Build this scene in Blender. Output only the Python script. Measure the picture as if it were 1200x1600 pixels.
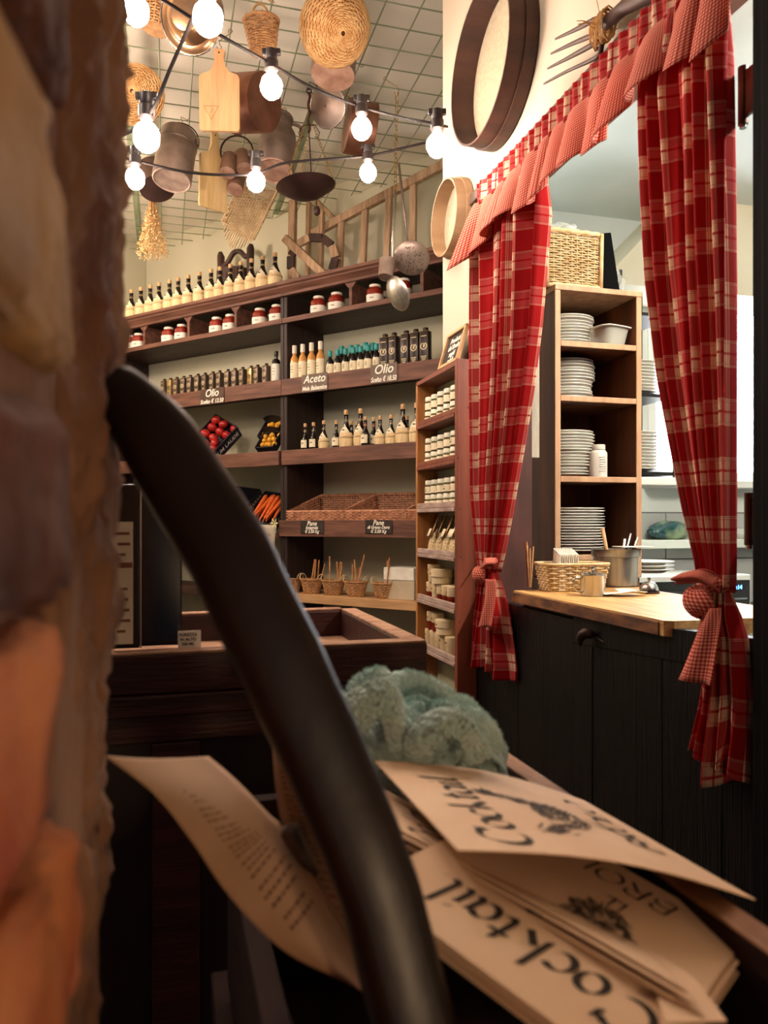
import bpy, bmesh, math, random
from mathutils import Vector, Matrix
random.seed(7)
R = math.radians
C = bpy.context.scene.collection
for _o in list(bpy.data.objects): bpy.data.objects.remove(_o)

# ---------------------------------------------------------------- camera
CAMZ, FPX, CX0, HY = 1.2, 1200.0, 600.0, 815.0
sc = bpy.context.scene
cam_d = bpy.data.cameras.new('camera'); cam = bpy.data.objects.new('camera', cam_d); C.objects.link(cam)
cam.location = (0, 0, CAMZ); cam.rotation_euler = (R(90), 0, 0)
cam_d.sensor_fit = 'VERTICAL'; cam_d.sensor_height = 36; cam_d.lens = 27
cam_d.shift_y = 15/1600; cam_d.clip_start = 0.02
cam_d.dof.use_dof = True; cam_d.dof.focus_distance = 2.7; cam_d.dof.aperture_fstop = 7.0
sc.camera = cam

# ---------------------------------------------------------------- world and exposure
wd = bpy.data.worlds.new('world'); sc.world = wd; wd.use_nodes = True
wd.node_tree.nodes['Background'].inputs[0].default_value = (0.62, 0.72, 1.0, 1)
wd.node_tree.nodes['Background'].inputs[1].default_value = 0.07
sc.view_settings.view_transform = 'Standard'; sc.view_settings.look = 'None'
sc.view_settings.gamma = 1; sc.view_settings.use_curve_mapping = False
sc.view_settings.exposure = 0.6
try: sc.cycles.use_denoising = True
except Exception: pass
cy = sc.cycles
cy.max_bounces = 5; cy.diffuse_bounces = 3; cy.glossy_bounces = 3; cy.transmission_bounces = 4; cy.transparent_max_bounces = 6
cy.caustics_reflective = False; cy.caustics_refractive = False
cy.use_adaptive_sampling = True; cy.adaptive_threshold = 0.04
BULB_STRENGTH = 110.0
FILL_GLOBE_STRENGTH = 85.0
WINDOW_STRENGTH = 12.0

# ---------------------------------------------------------------- helpers
def lin(h):
    if isinstance(h, str):
        h = h.lstrip('#'); v = [int(h[i:i+2], 16)/255 for i in (0, 2, 4)]
        v = [x/12.92 if x <= .04045 else ((x+.055)/1.055)**2.4 for x in v]
    else: v = list(h)[:3]
    return (v[0], v[1], v[2], 1)

MATS = {}
def mat(name, c1, c2=None, rough=.6, metal=0, scale=8, stretch=(1, 1, 1), bump=0, bscale=40, bstretch=None, detail=6,
        emis=0, ramp=(.35, .65), rnd=0, trans=0, ior=1.45, spec=.5, sheen=0, alpha=1, coat=0):
    if name in MATS: return MATS[name]
    m = bpy.data.materials.new(name); m.use_nodes = True; MATS[name] = m
    nt = m.node_tree; N = nt.nodes; L = nt.links; b = N['Principled BSDF']
    b.inputs['Roughness'].default_value = rough; b.inputs['Metallic'].default_value = metal
    b.inputs['Specular IOR Level'].default_value = spec; b.inputs['IOR'].default_value = ior
    if trans: b.inputs['Transmission Weight'].default_value = trans
    if sheen: b.inputs['Sheen Weight'].default_value = sheen
    if coat: b.inputs['Coat Weight'].default_value = coat; b.inputs['Coat Roughness'].default_value = .15
    if alpha < 1: b.inputs['Alpha'].default_value = alpha
    tc = N.new('ShaderNodeTexCoord')
    col = None
    if c2 is not None:
        mp = N.new('ShaderNodeMapping'); mp.inputs['Scale'].default_value = stretch
        L.new(tc.outputs['Object'], mp.inputs['Vector'])
        nz = N.new('ShaderNodeTexNoise'); nz.inputs['Scale'].default_value = scale; nz.inputs['Detail'].default_value = detail
        L.new(mp.outputs[0], nz.inputs['Vector'])
        rp = N.new('ShaderNodeValToRGB'); rp.color_ramp.elements[0].position = ramp[0]; rp.color_ramp.elements[1].position = ramp[1]
        rp.color_ramp.elements[0].color = lin(c1); rp.color_ramp.elements[1].color = lin(c2)
        L.new(nz.outputs['Fac'], rp.inputs['Fac']); col = rp.outputs['Color']
    else:
        rg = N.new('ShaderNodeRGB'); rg.outputs[0].default_value = lin(c1); col = rg.outputs[0]
    if rnd:
        oi = N.new('ShaderNodeObjectInfo'); hs = N.new('ShaderNodeHueSaturation')
        mr = N.new('ShaderNodeMapRange'); mr.inputs['To Min'].default_value = 1-rnd; mr.inputs['To Max'].default_value = 1+rnd
        L.new(oi.outputs['Random'], mr.inputs['Value']); L.new(mr.outputs[0], hs.inputs['Value'])
        L.new(col, hs.inputs['Color']); col = hs.outputs[0]
    L.new(col, b.inputs['Base Color'])
    if emis:
        L.new(col, b.inputs['Emission Color']); b.inputs['Emission Strength'].default_value = emis
    if bump:
        n2 = N.new('ShaderNodeTexNoise'); n2.inputs['Scale'].default_value = bscale; n2.inputs['Detail'].default_value = 5
        mp2 = N.new('ShaderNodeMapping'); mp2.inputs['Scale'].default_value = bstretch or stretch
        L.new(tc.outputs['Object'], mp2.inputs['Vector']); L.new(mp2.outputs[0], n2.inputs['Vector'])
        bp = N.new('ShaderNodeBump'); bp.inputs['Strength'].default_value = bump; bp.inputs['Distance'].default_value = .01
        L.new(n2.outputs['Fac'], bp.inputs['Height']); L.new(bp.outputs[0], b.inputs['Normal'])
    return m

def cloth_mat(name, kind):
    """woven checks from the cloth's own UV (metres of cloth)"""
    m = bpy.data.materials.new(name); m.use_nodes = True; MATS[name] = m
    nt = m.node_tree; N = nt.nodes; L = nt.links; b = N['Principled BSDF']
    b.inputs['Roughness'].default_value = .9; b.inputs['Sheen Weight'].default_value = .05; b.inputs['Specular IOR Level'].default_value = .15
    uv = N.new('ShaderNodeUVMap'); sp = N.new('ShaderNodeSeparateXYZ'); L.new(uv.outputs[0], sp.inputs[0])
    def M(op, a, bb=None):
        n = N.new('ShaderNodeMath'); n.operation = op
        for i, v in enumerate((a, bb)):
            if v is None: continue
            if isinstance(v, (int, float)): n.inputs[i].default_value = v
            else: L.new(v, n.inputs[i])
        return n.outputs[0]
    def band(axis, period, stops):
        f = M('FRACT', M('DIVIDE', sp.outputs[axis], period))
        r = N.new('ShaderNodeValToRGB'); r.color_ramp.interpolation = 'CONSTANT'
        e = r.color_ramp.elements; e[0].position = 0; e[0].color = (stops[0][1],)*3+(1,)
        e.remove(e[1])
        for p, v in stops[1:]:
            q = e.new(p); q.color = (v, v, v, 1)
        L.new(f, r.inputs[0]); return r.outputs[0]
    if kind == 'plaid':
        st = [(0, .0), (.5, .4), (.515, .1), (.53, .4), (.545, .1), (.56, .3), (.70, 0), (.75, .3), (.90, .1), (.915, .4), (.93, .1), (.945, .4), (.96, 0)]
        a = band(0, .098, st); c = band(1, .098, st)
        fac = M('ADD', a, c)
        rp = N.new('ShaderNodeValToRGB'); e = rp.color_ramp.elements
        e[0].position = 0; e[0].color = lin('#a80f12'); e[1].position = .82; e[1].color = lin('#f3dcb4')
        q = e.new(.3); q.color = lin('#b8403f'); q = e.new(.6); q.color = lin('#e0bda0')
    else:
        st = [(0, 0), (.5, .5)]
        a = band(0, .0068, st); c = band(1, .0068, st)
        fac = M('ADD', a, c)
        rp = N.new('ShaderNodeValToRGB'); e = rp.color_ramp.elements
        e[0].position = 0; e[0].color = lin('#972620'); e[1].position = 1; e[1].color = lin('#e6a890')
        q = e.new(.5); q.color = lin('#c9604f')
    L.new(fac, rp.inputs[0]); L.new(rp.outputs[0], b.inputs['Base Color'])
    tr = N.new('ShaderNodeBsdfTranslucent'); L.new(rp.outputs[0], tr.inputs[0])
    mx = N.new('ShaderNodeMixShader'); mx.inputs[0].default_value = .3
    out = N['Material Output']
    L.new(b.outputs[0], mx.inputs[1]); L.new(tr.outputs[0], mx.inputs[2]); L.new(mx.outputs[0], out.inputs[0])
    return m

class MB:
    """collects vertices and faces for ONE mesh object"""
    def __init__(s): s.v = []; s.f = []; s.uv = {}
    def add(s, vs, fs, M=None, uvs=None):
        o = len(s.v)
        for i, p in enumerate(vs):
            p = Vector(p); s.v.append(M @ p if M is not None else p)
            if uvs: s.uv[o+i] = uvs[i]
        s.f += [tuple(o+i for i in f) for f in fs]; return s
    def box(s, c, d, M=None, b=0):
        x, y, z = d[0]/2, d[1]/2, d[2]/2
        T = Matrix.Translation(c) if M is None else M @ Matrix.Translation(c)
        if b <= 0:
            vs = [(sx*x, sy*y, sz*z) for sx in (-1, 1) for sy in (-1, 1) for sz in (-1, 1)]
            fs = [(0, 1, 3, 2), (4, 6, 7, 5), (0, 4, 5, 1), (2, 3, 7, 6), (0, 2, 6, 4), (1, 5, 7, 3)]
            return s.add(vs, fs, T)
        bm = bmesh.new(); bmesh.ops.create_cube(bm, size=1)
        for v in bm.verts: v.co = Vector((v.co.x*d[0], v.co.y*d[1], v.co.z*d[2]))
        bmesh.ops.bevel(bm, geom=list(bm.edges), offset=min(b, min(d)*.45), segments=2, affect='EDGES', profile=.5)
        bm.verts.index_update()
        s.add([v.co.copy() for v in bm.verts], [[v.index for v in f.verts] for f in bm.faces], T); bm.free(); return s
    def bar(s, a, b, w, h, up=(0, 0, 1), bev=0):
        a = Vector(a); b = Vector(b); z = (b-a); L = z.length; z.normalize(); u = Vector(up)
        x = u.cross(z)
        if x.length < 1e-4: x = Vector((1, 0, 0)).cross(z)
        x.normalize(); y = z.cross(x)
        M = Matrix(((x.x, y.x, z.x, (a.x+b.x)/2), (x.y, y.y, z.y, (a.y+b.y)/2), (x.z, y.z, z.z, (a.z+b.z)/2), (0, 0, 0, 1)))
        return s.box((0, 0, 0), (w, h, L), M, bev)
    def lathe(s, prof, n=20, M=None, capb=True, capt=True, sx=1, sy=1):
        vs = []; fs = []
        for r, z in prof:
            for k in range(n):
                a = 2*math.pi*k/n; vs.append((r*math.cos(a)*sx, r*math.sin(a)*sy, z))
        for i in range(len(prof)-1):
            for k in range(n):
                k2 = (k+1) % n; fs.append((i*n+k, i*n+k2, (i+1)*n+k2, (i+1)*n+k))
        if capb: fs.append(tuple(range(n-1, -1, -1)))
        if capt: fs.append(tuple((len(prof)-1)*n+k for k in range(n)))
        return s.add(vs, fs, M)
    def tube(s, pts, r, n=6, closed=False, cap=True, M=None):
        P = [Vector(p) for p in pts]; m = len(P)
        if m < 2: return s
        T = []
        for i in range(m):
            if closed: t = P[(i+1) % m]-P[i-1]
            else: t = P[min(i+1, m-1)]-P[max(i-1, 0)]
            T.append(t.normalized() if t.length > 1e-9 else Vector((0, 0, 1)))
        u = Vector((0, 0, 1)).cross(T[0])
        if u.length < .1: u = Vector((1, 0, 0)).cross(T[0])
        u.normalize(); vs = []
        for i in range(m):
            u = u-T[i]*u.dot(T[i])
            if u.length < 1e-6: u = Vector((1, 0, 0)).cross(T[i])
            u.normalize(); w = T[i].cross(u)
            ri = r[i] if isinstance(r, (list, tuple)) else r
            for k in range(n):
                a = 2*math.pi*k/n; vs.append(P[i]+(u*math.cos(a)+w*math.sin(a))*ri)
        fs = []
        for i in range(m if closed else m-1):
            j = (i+1) % m
            for k in range(n):
                k2 = (k+1) % n; fs.append((i*n+k, i*n+k2, j*n+k2, j*n+k))
        if cap and not closed:
            fs.append(tuple(range(n-1, -1, -1))); fs.append(tuple((m-1)*n+k for k in range(n)))
        return s.add(vs, fs, M)
    def grid(s, fn, nu, nv, M=None, closeu=False, uvfn=None):
        vs = []; fs = []; uvs = [] if uvfn else None
        for j in range(nv+1):
            for i in range(nu if closeu else nu+1):
                vs.append(fn(i/nu, j/nv))
                if uvfn: uvs.append(uvfn(i/nu, j/nv))
        w = nu if closeu else nu+1
        for j in range(nv):
            for i in range(nu):
                i2 = (i+1) % w if closeu else i+1
                fs.append((j*w+i, j*w+i2, (j+1)*w+i2, (j+1)*w+i))
        return s.add(vs, fs, M, uvs)
    def prism(s, poly, h, M=None):
        """polygon in xy extruded in z by h"""
        n = len(poly)
        vs = [(p[0], p[1], 0) for p in poly]+[(p[0], p[1], h) for p in poly]
        fs = [tuple(range(n-1, -1, -1)), tuple(range(n, 2*n))]+[(i, (i+1) % n, n+(i+1) % n, n+i) for i in range(n)]
        return s.add(vs, fs, M)
    def mesh(s, name, smooth=False):
        me = bpy.data.meshes.new(name); me.from_pydata([tuple(v) for v in s.v], [], s.f)
        if s.uv:
            ul = me.uv_layers.new(name='UVMap')
            for lp in me.loops: ul.data[lp.index].uv = s.uv.get(lp.vertex_index, (0, 0))
        bm = bmesh.new(); bm.from_mesh(me); bmesh.ops.recalc_face_normals(bm, faces=bm.faces); bm.to_mesh(me); bm.free()
        if smooth is not False:
            me.shade_smooth()
            if smooth is not True and hasattr(me, 'set_sharp_from_angle'): me.set_sharp_from_angle(angle=R(smooth))
        return me
    def build(s, name, m, parent=None, smooth=False, M=None, solid=0):
        o = bpy.data.objects.new(name, s.mesh(name, smooth)); C.objects.link(o)
        if m is not None: o.data.materials.append(m)
        if parent is not None: o.parent = parent
        if M is not None: o.matrix_local = M
        if solid:
            md = o.modifiers.new('solid', 'SOLIDIFY'); md.thickness = solid; md.offset = 0
        return o

def tag(o, label=None, cat=None, group=None, kind=None):
    if label: o['label'] = label
    if cat: o['category'] = cat
    if group: o['group'] = group
    if kind: o['kind'] = kind
    return o
def thing(name, label, cat, loc=(0, 0, 0), rz=0, group=None, kind=None, rot=None):
    o = bpy.data.objects.new(name, None); C.objects.link(o); o.empty_display_size = .05
    o.location = loc; o.rotation_euler = rot if rot is not None else (0, 0, rz)
    return tag(o, label, cat, group, kind)
def child(me, name, m, parent, loc=(0, 0, 0), rot=(0, 0, 0), sc_=None):
    o = bpy.data.objects.new(name, me); C.objects.link(o); o.parent = parent; o.location = loc; o.rotation_euler = rot
    if sc_: o.scale = sc_
    if m is not None and len(me.materials) == 0: me.materials.append(m)
    return o
def copy_tree(o, parent=None):
    c = o.copy(); C.objects.link(c); c.parent = parent
    for ch in list(o.children): copy_tree(ch, c)
    return c
ORD = ['first', 'second', 'third', 'fourth', 'fifth', 'sixth', 'seventh', 'eighth', 'ninth', 'tenth', 'eleventh', 'twelfth',
       'thirteenth', 'fourteenth', 'fifteenth', 'sixteenth', 'seventeenth', 'eighteenth', 'nineteenth', 'twentieth']

def P(x, y, Y):
    """point seen at photo pixel (x, y) at distance Y in front of the camera"""
    return Vector(((x-CX0)/FPX*Y, Y, CAMZ+(HY-y)/FPX*Y))

class Frame:
    """a local frame: origin (X, Y), x axis at angle th; y axis 90 deg left of it"""
    def __init__(s, X, Y, th):
        s.o = Vector((X, Y, 0)); s.th = th
        s.x = Vector((math.cos(th), math.sin(th), 0)); s.y = Vector((-math.sin(th), math.cos(th), 0))
        s.M = Matrix.Translation(s.o) @ Matrix.Rotation(th, 4, 'Z')
    def w(s, x, y, z): return s.o+s.x*x+s.y*y+Vector((0, 0, z))
    def at(s, px, py, yo=0.0):
        """local (x, z) where the pixel ray meets the plane y=yo"""
        u = (px-CX0)/FPX; p0 = s.o+s.y*yo
        # p0 + x*a = (u*Y, Y)
        a = (u*p0.y-p0.x)/(s.x.x-u*s.x.y); Y = p0.y+s.x.y*a
        return a, CAMZ+(HY-py)/FPX*Y

BANG = R(56.4)
SF = Frame(.3075, 4.1, -(math.pi/2-BANG))          # shelf wall: x to the right along the shelves, y into the wall, front of shelves at y=0
AW = R(15.9)
WF = Frame(92/1200*2.72, 2.72, -(math.pi/2-AW))    # wall with the hatch: x along the wall towards the camera, y into the kitchen
KF = Frame(0, 0, AW)                                # square to that wall: x into the kitchen, y away from the camera
def empty_at(F, x, y, z): return F.w(x, y, z)

def text_mesh(txt, size, shear=0.0, extrude=.0003, bold=0.0, space=1.0):
    cu = bpy.data.curves.new('lettering', 'FONT'); cu.body = txt; cu.size = size; cu.shear = shear; cu.extrude = extrude
    cu.offset = bold; cu.align_x = 'CENTER'; cu.space_character = space
    ob = bpy.data.objects.new('lettering', cu); C.objects.link(ob)
    bpy.context.view_layer.update()
    me = bpy.data.meshes.new_from_object(ob.evaluated_get(bpy.context.evaluated_depsgraph_get()))
    bpy.data.objects.remove(ob); bpy.data.curves.remove(cu); return me
# ================================================================ materials
M_plaster = mat('sage plaster', '#c4bfa2', '#d0caae', rough=.85, scale=1.6, bump=.12, bscale=9, ramp=(.3, .7))
M_cream = mat('cream plaster', '#bdae98', '#c9baa4', rough=.8, scale=1.8, bump=.15, bscale=7, ramp=(.3, .7))
M_ceil = mat('ceiling plaster', '#e4dac6', '#ece4d2', rough=.9, scale=2.2, bump=.1, bscale=6, ramp=(.3, .7))
M_kwall = mat('kitchen wall', '#d2d8d2', '#dde2dc', rough=.7, scale=2, bump=.1, bscale=10)
M_tile = mat('grey tile', '#a3a6a2', '#b3b5b0', rough=.35, scale=2)
M_grout = mat('grout', '#6d6e6a', rough=.9)
M_floor = mat('floor', '#3a2a20', '#4a382a', rough=.6, scale=5)
M_shelf = mat('dark walnut', '#2a1712', '#452a20', rough=.55, scale=5, stretch=(1, 8, 8), bump=.15, bscale=14)
M_shelfd = mat('dark walnut upright', '#20110d', '#33201a', rough=.6, scale=5, stretch=(8, 8, 1), bump=.15, bscale=14)
M_edge = mat('walnut board', '#573629', '#7a5140', rough=.6, scale=4, stretch=(1, 9, 9), bump=.2, bscale=16)
M_black = mat('black stained wood', '#050506', '#0c0a0b', rough=.42, spec=.3, scale=6, stretch=(14, 14, .6), bump=.5, bscale=12, bstretch=(16, 16, .5))
M_post = mat('black post', '#040303', '#0a0706', rough=.8, spec=.1, scale=4, stretch=(10, 10, .6), bump=.2, bscale=12)
M_lightwood = mat('pale wood', '#b78a5c', '#cda273', rough=.6, scale=4, stretch=(1, 10, 10), bump=.1)
M_board = mat('maple board', '#c79566', '#d8aa7c', rough=.5, scale=5, stretch=(9, 9, 1), bump=.05)
M_oldwood = mat('grey old wood', '#967659', '#c0a07e', rough=.8, scale=6, stretch=(8, 8, 1), bump=.4, bscale=18)
M_redwood = mat('red brown pine', '#5e2a17', '#85412a', rough=.5, scale=3, stretch=(7, 7, .7), bump=.1, ramp=(.3, .75))
M_greywood = mat('worn grey wood', '#8e7468', '#b09a8e', rough=.75, scale=6, stretch=(2, 9, 9), bump=.3, bscale=20)
M_ochre = mat('ochre pine', '#8a5428', '#b5793f', rough=.6, scale=4, stretch=(6, 6, 1))
M_cabinet = mat('stained pine', '#4a2a17', '#7a4a2a', rough=.55, scale=3, stretch=(6, 6, .8), ramp=(.3, .75))
M_cabedge = mat('pale shelf edge', '#b08563', '#c79f7c', rough=.6, scale=5, stretch=(6, 6, 1))
M_counter = mat('counter oak', '#8f6434', '#c49a60', rough=.5, scale=4, stretch=(1, 12, 12), bump=.25, bscale=20)
M_wicker = mat('honey wicker', '#a5754a', '#cb9a68', rough=.6, scale=30, rnd=.08)
M_wickerp = mat('pale wicker', '#c4a472', '#dcc298', rough=.6, scale=30, rnd=.06)
M_wickerr = mat('reddish wicker', '#a06a4c', '#cf9774', rough=.6, scale=30)
M_straw = mat('straw', '#d8b884', '#efd8aa', rough=.8, scale=60, stretch=(1, 1, .2))
M_white = mat('white glaze', '#e9e6dc', rough=.25, rnd=.03)
M_paper = mat('white paper', '#efe9dc', '#e2dac8', rough=.9, scale=20)
M_label = mat('cream label', '#efe4c6', '#e4d5b2', rough=.8, scale=30)
M_ink = mat('ink', '#221a14', rough=.8)
M_chalk = mat('chalk', '#fbf5e4', rough=.95)
M_slate = mat('slate sign', '#2e2521', '#3d322d', rough=.85, scale=20)
M_slatep = mat('faded slate sign', '#6a5a50', '#7d6c60', rough=.85, scale=20)
M_dglass = mat('dark wine glass', '#100806', rough=.08, spec=.6)
M_cork = mat('cork', '#c79a68', '#dcb384', rough=.8, scale=60)
M_amber = mat('amber vinegar', '#c98a44', '#d9a35e', rough=.08, coat=.5)
M_teal = mat('teal capsule', '#2d8f8c', rough=.35)
M_jam = mat('red sauce', '#7a1f14', '#96301d', rough=.12, scale=20, coat=.6)
M_jarlid = mat('white lid', '#e4dccb', rough=.35)
M_tinblk = mat('black tin', '#2a211c', '#3a2e27', rough=.35, metal=.3, scale=20)
M_tinprint = mat('tin print', '#cdbb96', rough=.6)
M_gold = mat('gold tin', '#a08656', '#c0a878', rough=.35, metal=.6, scale=20)
M_copper = mat('tarnished copper', '#7a5242', '#a07058', rough=.38, metal=.75, scale=7, bump=.1, bscale=20)
M_copperd = mat('old copper bottom', '#a87a66', '#cfa892', rough=.6, metal=.3, scale=14, detail=8)
M_alu = mat('dull aluminium', '#7c6a5e', '#a89488', rough=.42, metal=.7, scale=7, bump=.08, bscale=18)
M_alup = mat('scuffed aluminium base', '#b09484', '#d6bdac', rough=.6, metal=.35, scale=16, detail=8)
M_steel = mat('steel', '#b9b6ae', rough=.22, metal=1)
M_steeld = mat('brushed steel', '#a9a498', '#c4bfb2', rough=.34, metal=.9, scale=9, stretch=(8, 8, .6))
M_iron = mat('dark iron', '#2a1c17', '#3b2a22', rough=.5, metal=.6, scale=20, bump=.1)
M_rust = mat('rusty iron', '#4a2a1e', '#6b4030', rough=.75, metal=.4, scale=25, bump=.3, bscale=60)
M_pan = mat('scale pan iron', '#2c1a16', '#422a24', rough=.5, metal=.4, scale=10)
M_mesh = mat('green galvanised wire', '#878f70', '#9ea687', rough=.5, metal=.4, scale=30)
M_brass = mat('brass chain', '#a88a54', rough=.35, metal=.8)
M_cable = mat('black cable', '#1a1310', rough=.8, spec=.2)
M_socket = mat('black socket', '#241b18', rough=.45)
M_bulb = mat('lit bulb', '#ffe8d8', rough=.3, emis=BULB_STRENGTH)
M_twine = mat('twine', '#c0925c', '#d8b07a', rough=.9, scale=60)
M_bent = mat('bentwood', '#33201a', '#4c2f24', rough=.55, scale=4, stretch=(4, 4, 1), bump=.1)
M_bentp = mat('pale bentwood', '#8a6a4c', '#a98a68', rough=.6, scale=4, stretch=(4, 4, 1), bump=.1)
M_plaid = cloth_mat('red tartan', 'plaid'); M_ging = cloth_mat('red gingham', 'ging')

# ================================================================ room shell
CEIL = 3.38
def structure(o): o['kind'] = 'structure'; return o
mb = MB(); mb.box((0, 2.5, -.05), (9, 13, .1)); structure(mb.build('floor', M_floor))
# the dining room ceiling stops at the hatch wall (the kitchen has its own)
mb = MB()
mb.box((0, 2.5, CEIL+.05), (9, 13, .1)); structure(mb.build('ceiling', M_ceil))
mb = MB(); mb.box((-1.25, .38+.06, CEIL/2), (3.2, .12, CEIL), SF.M); structure(mb.build('wall_back', M_plaster))
xl, _ = SF.at(228, 400, .38)
mb = MB(); mb.box((xl-.06, -1.6, CEIL/2), (.12, 3.96, CEIL), SF.M); structure(mb.build('wall_left', M_plaster))
# hatch wall with its opening
OX0, _ = WF.at(752, 600, 0); OX1, _ = WF.at(1183, 600, 0); OZ = 2.2
TH = .13
mb = MB()
def wbox(x0, x1, z0, z1): mb.box(((x0+x1)/2, TH/2, (z0+z1)/2), (x1-x0, TH, z1-z0), WF.M)
wbox(0, OX0, 0, CEIL); wbox(OX0, OX1+.2, OZ, CEIL); wbox(OX1+.2, 4.2, 0, CEIL)
structure(mb.build('wall_right', M_cream))
# kitchen shell
KY = 3.45
kx0 = KF.at(760, 800, KY)[0]
mb = MB()
wx0, wx1 = None, None
def kf_x(px, ky):   # local x in KF where pixel column meets plane y=ky
    a, _ = KF.at(px, 800, ky); return a
WX0 = kf_x(1012, KY); WX1 = kf_x(1240, KY); _, WZ1 = KF.at(1100, 436, KY); _, WZ0 = KF.at(1100, 752, KY)
def kb(x0, x1, z0, z1, y0=KY, y1=KY+.12): mb.box(((x0+x1)/2, (y0+y1)/2, (z0+z1)/2), (x1-x0, y1-y0, z1-z0), KF.M)
KX1 = WX1+1.0; KC = 2.75
kb(kx0, WX0, 0, KC); kb(WX1, KX1, 0, KC); kb(WX0, WX1, 0, WZ0); kb(WX0, WX1, WZ1, KC)
_a = WF.w(.0, TH/2, KC/2); _b = KF.w(kx0-.03, KY+.06, KC/2)
mb.bar(_a, _b, .06, KC)
kwall = structure(mb.build('wall_kitchen', M_kwall))
mb = MB(); kb(KX1, KX1+.1, 0, KC, -.4, KY+.12); structure(mb.build('wall_kitchen_side', M_kwall))
mb = MB(); mb.prism([(p.x, p.y) for p in (WF.w(0, TH*.5, 0), WF.w(4.2, TH*.5, 0), KF.w(KX1+.1, -1.6, 0), KF.w(KX1+.1, KY+.12, 0), KF.w(kx0-.03, KY+.12, 0))], .08, Matrix.Translation((0, 0, KC))); structure(mb.build('ceiling_kitchen', M_kwall))
# grey tiles under the window, one by one, joints recessed
tm = MB(); tm.box((0, 0, 0), (.345, .012, .235), b=.002); tme = tm.mesh('tile')
tx = kf_x(1037, KY)
TB = MB(); TB.box(((kx0+KX1)/2, KY-.004, 1.0), (KX1-kx0, .008, .5), KF.M); 
g = TB.build('grout_bed', M_grout, kwall)
for r_, zc in enumerate((.885, 1.125)):
    for k in range(-3, 5):
        xc = tx+.175+k*.35
        if xc-.17 < kx0+.01 or xc+.17 > KX1: continue
        o = child(tme, 'tile', M_tile, kwall); o.location = KF.w(xc, KY-.012, zc); o.rotation_euler = (0, 0, AW)
# window: frame, sill, bright panes
w1 = thing('window_1', None, None); structure(w1)
mb = MB(); fw = .05
for (x0, x1, z0, z1) in ((WX0, WX0+fw, WZ0, WZ1), (WX1-fw, WX1, WZ0, WZ1), (WX0, WX1, WZ1-fw, WZ1), (WX0, WX1, WZ0, WZ0+fw)):
    mb.box(((x0+x1)/2, KY+.03, (z0+z1)/2), (x1-x0, .07, z1-z0), KF.M, b=.004)
M_frame = mat('white window frame', '#e6e8e2', rough=.4)
mb.build('window_frame', M_frame, w1)
M_day = mat('daylight pane', '#f2f7ff', rough=.4, emis=WINDOW_STRENGTH)
xm = (WX0+WX1)/2
for (x0, x1) in ((WX0+fw, xm-.02), (xm+.02, WX1-fw)):
    mb = MB(); mb.box(((x0+x1)/2, KY+.05, (WZ0+WZ1)/2), (x1-x0, .006, WZ1-WZ0-2*fw), KF.M); mb.build('pane', M_day, w1)
mb = MB(); mb.box((xm, KY+.03, (WZ0+WZ1)/2), (.04, .06, WZ1-WZ0), KF.M, b=.004); mb.build('mullion', M_frame, w1)
mb = MB(); mb.box((xm, KY-.05, WZ0-.02), (WX1-WX0+.06, .14, .04), KF.M, b=.005); mb.build('window_sill', M_frame, w1)
# white ledge that runs along the tiles
_, LZ = KF.at(1100, 843, KY-.12)
LX0 = kx0+.02
mb = MB(); mb.box(((LX0+KX1)/2, KY-.07, LZ-.022), (KX1-LX0, .12, .044), KF.M, b=.004); structure(mb.build('trim_ledge', mat('ledge', '#d9e0d6', rough=.45)))
# tube light added out of view to brighten the plates and counter
kl = thing('kitchen_fill_tube', 'added unseen tube light under the kitchen ceiling', 'lamp', KF.w(1.7, 1.0, KC-.2), AW)
mb = MB(); mb.box((0, 0, 0), (.04, 1.2, .04), b=.01); mb.build('housing', M_frame, kl)
mb = MB(); mb.tube([(0, -.56, -.05), (0, .56, -.05)], .018, 10); mb.build('tube', mat('lit tube', '#fff4e6', emis=330), kl)
k2 = thing('kitchen_fill_globe', 'added unseen globe light in the kitchen behind the left curtain', 'lamp', P(792, 345, 3.05))  # extra light, added out of view to lift the kitchen ceiling and back wall
mb = MB(); mb.lathe([(.012, .05), (.035, .038), (.05, 0), (.035, -.038), (.004, -.05)], 12); mb.build('globe', mat('lit kitchen globe', '#eef2f0', emis=50), k2, smooth=True)
mb = MB(); mb.tube([(0, 0, .045), (0, 0, KC-k2.location.z)], .004, 6); mb.build('cord', M_cable, k2)
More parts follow.
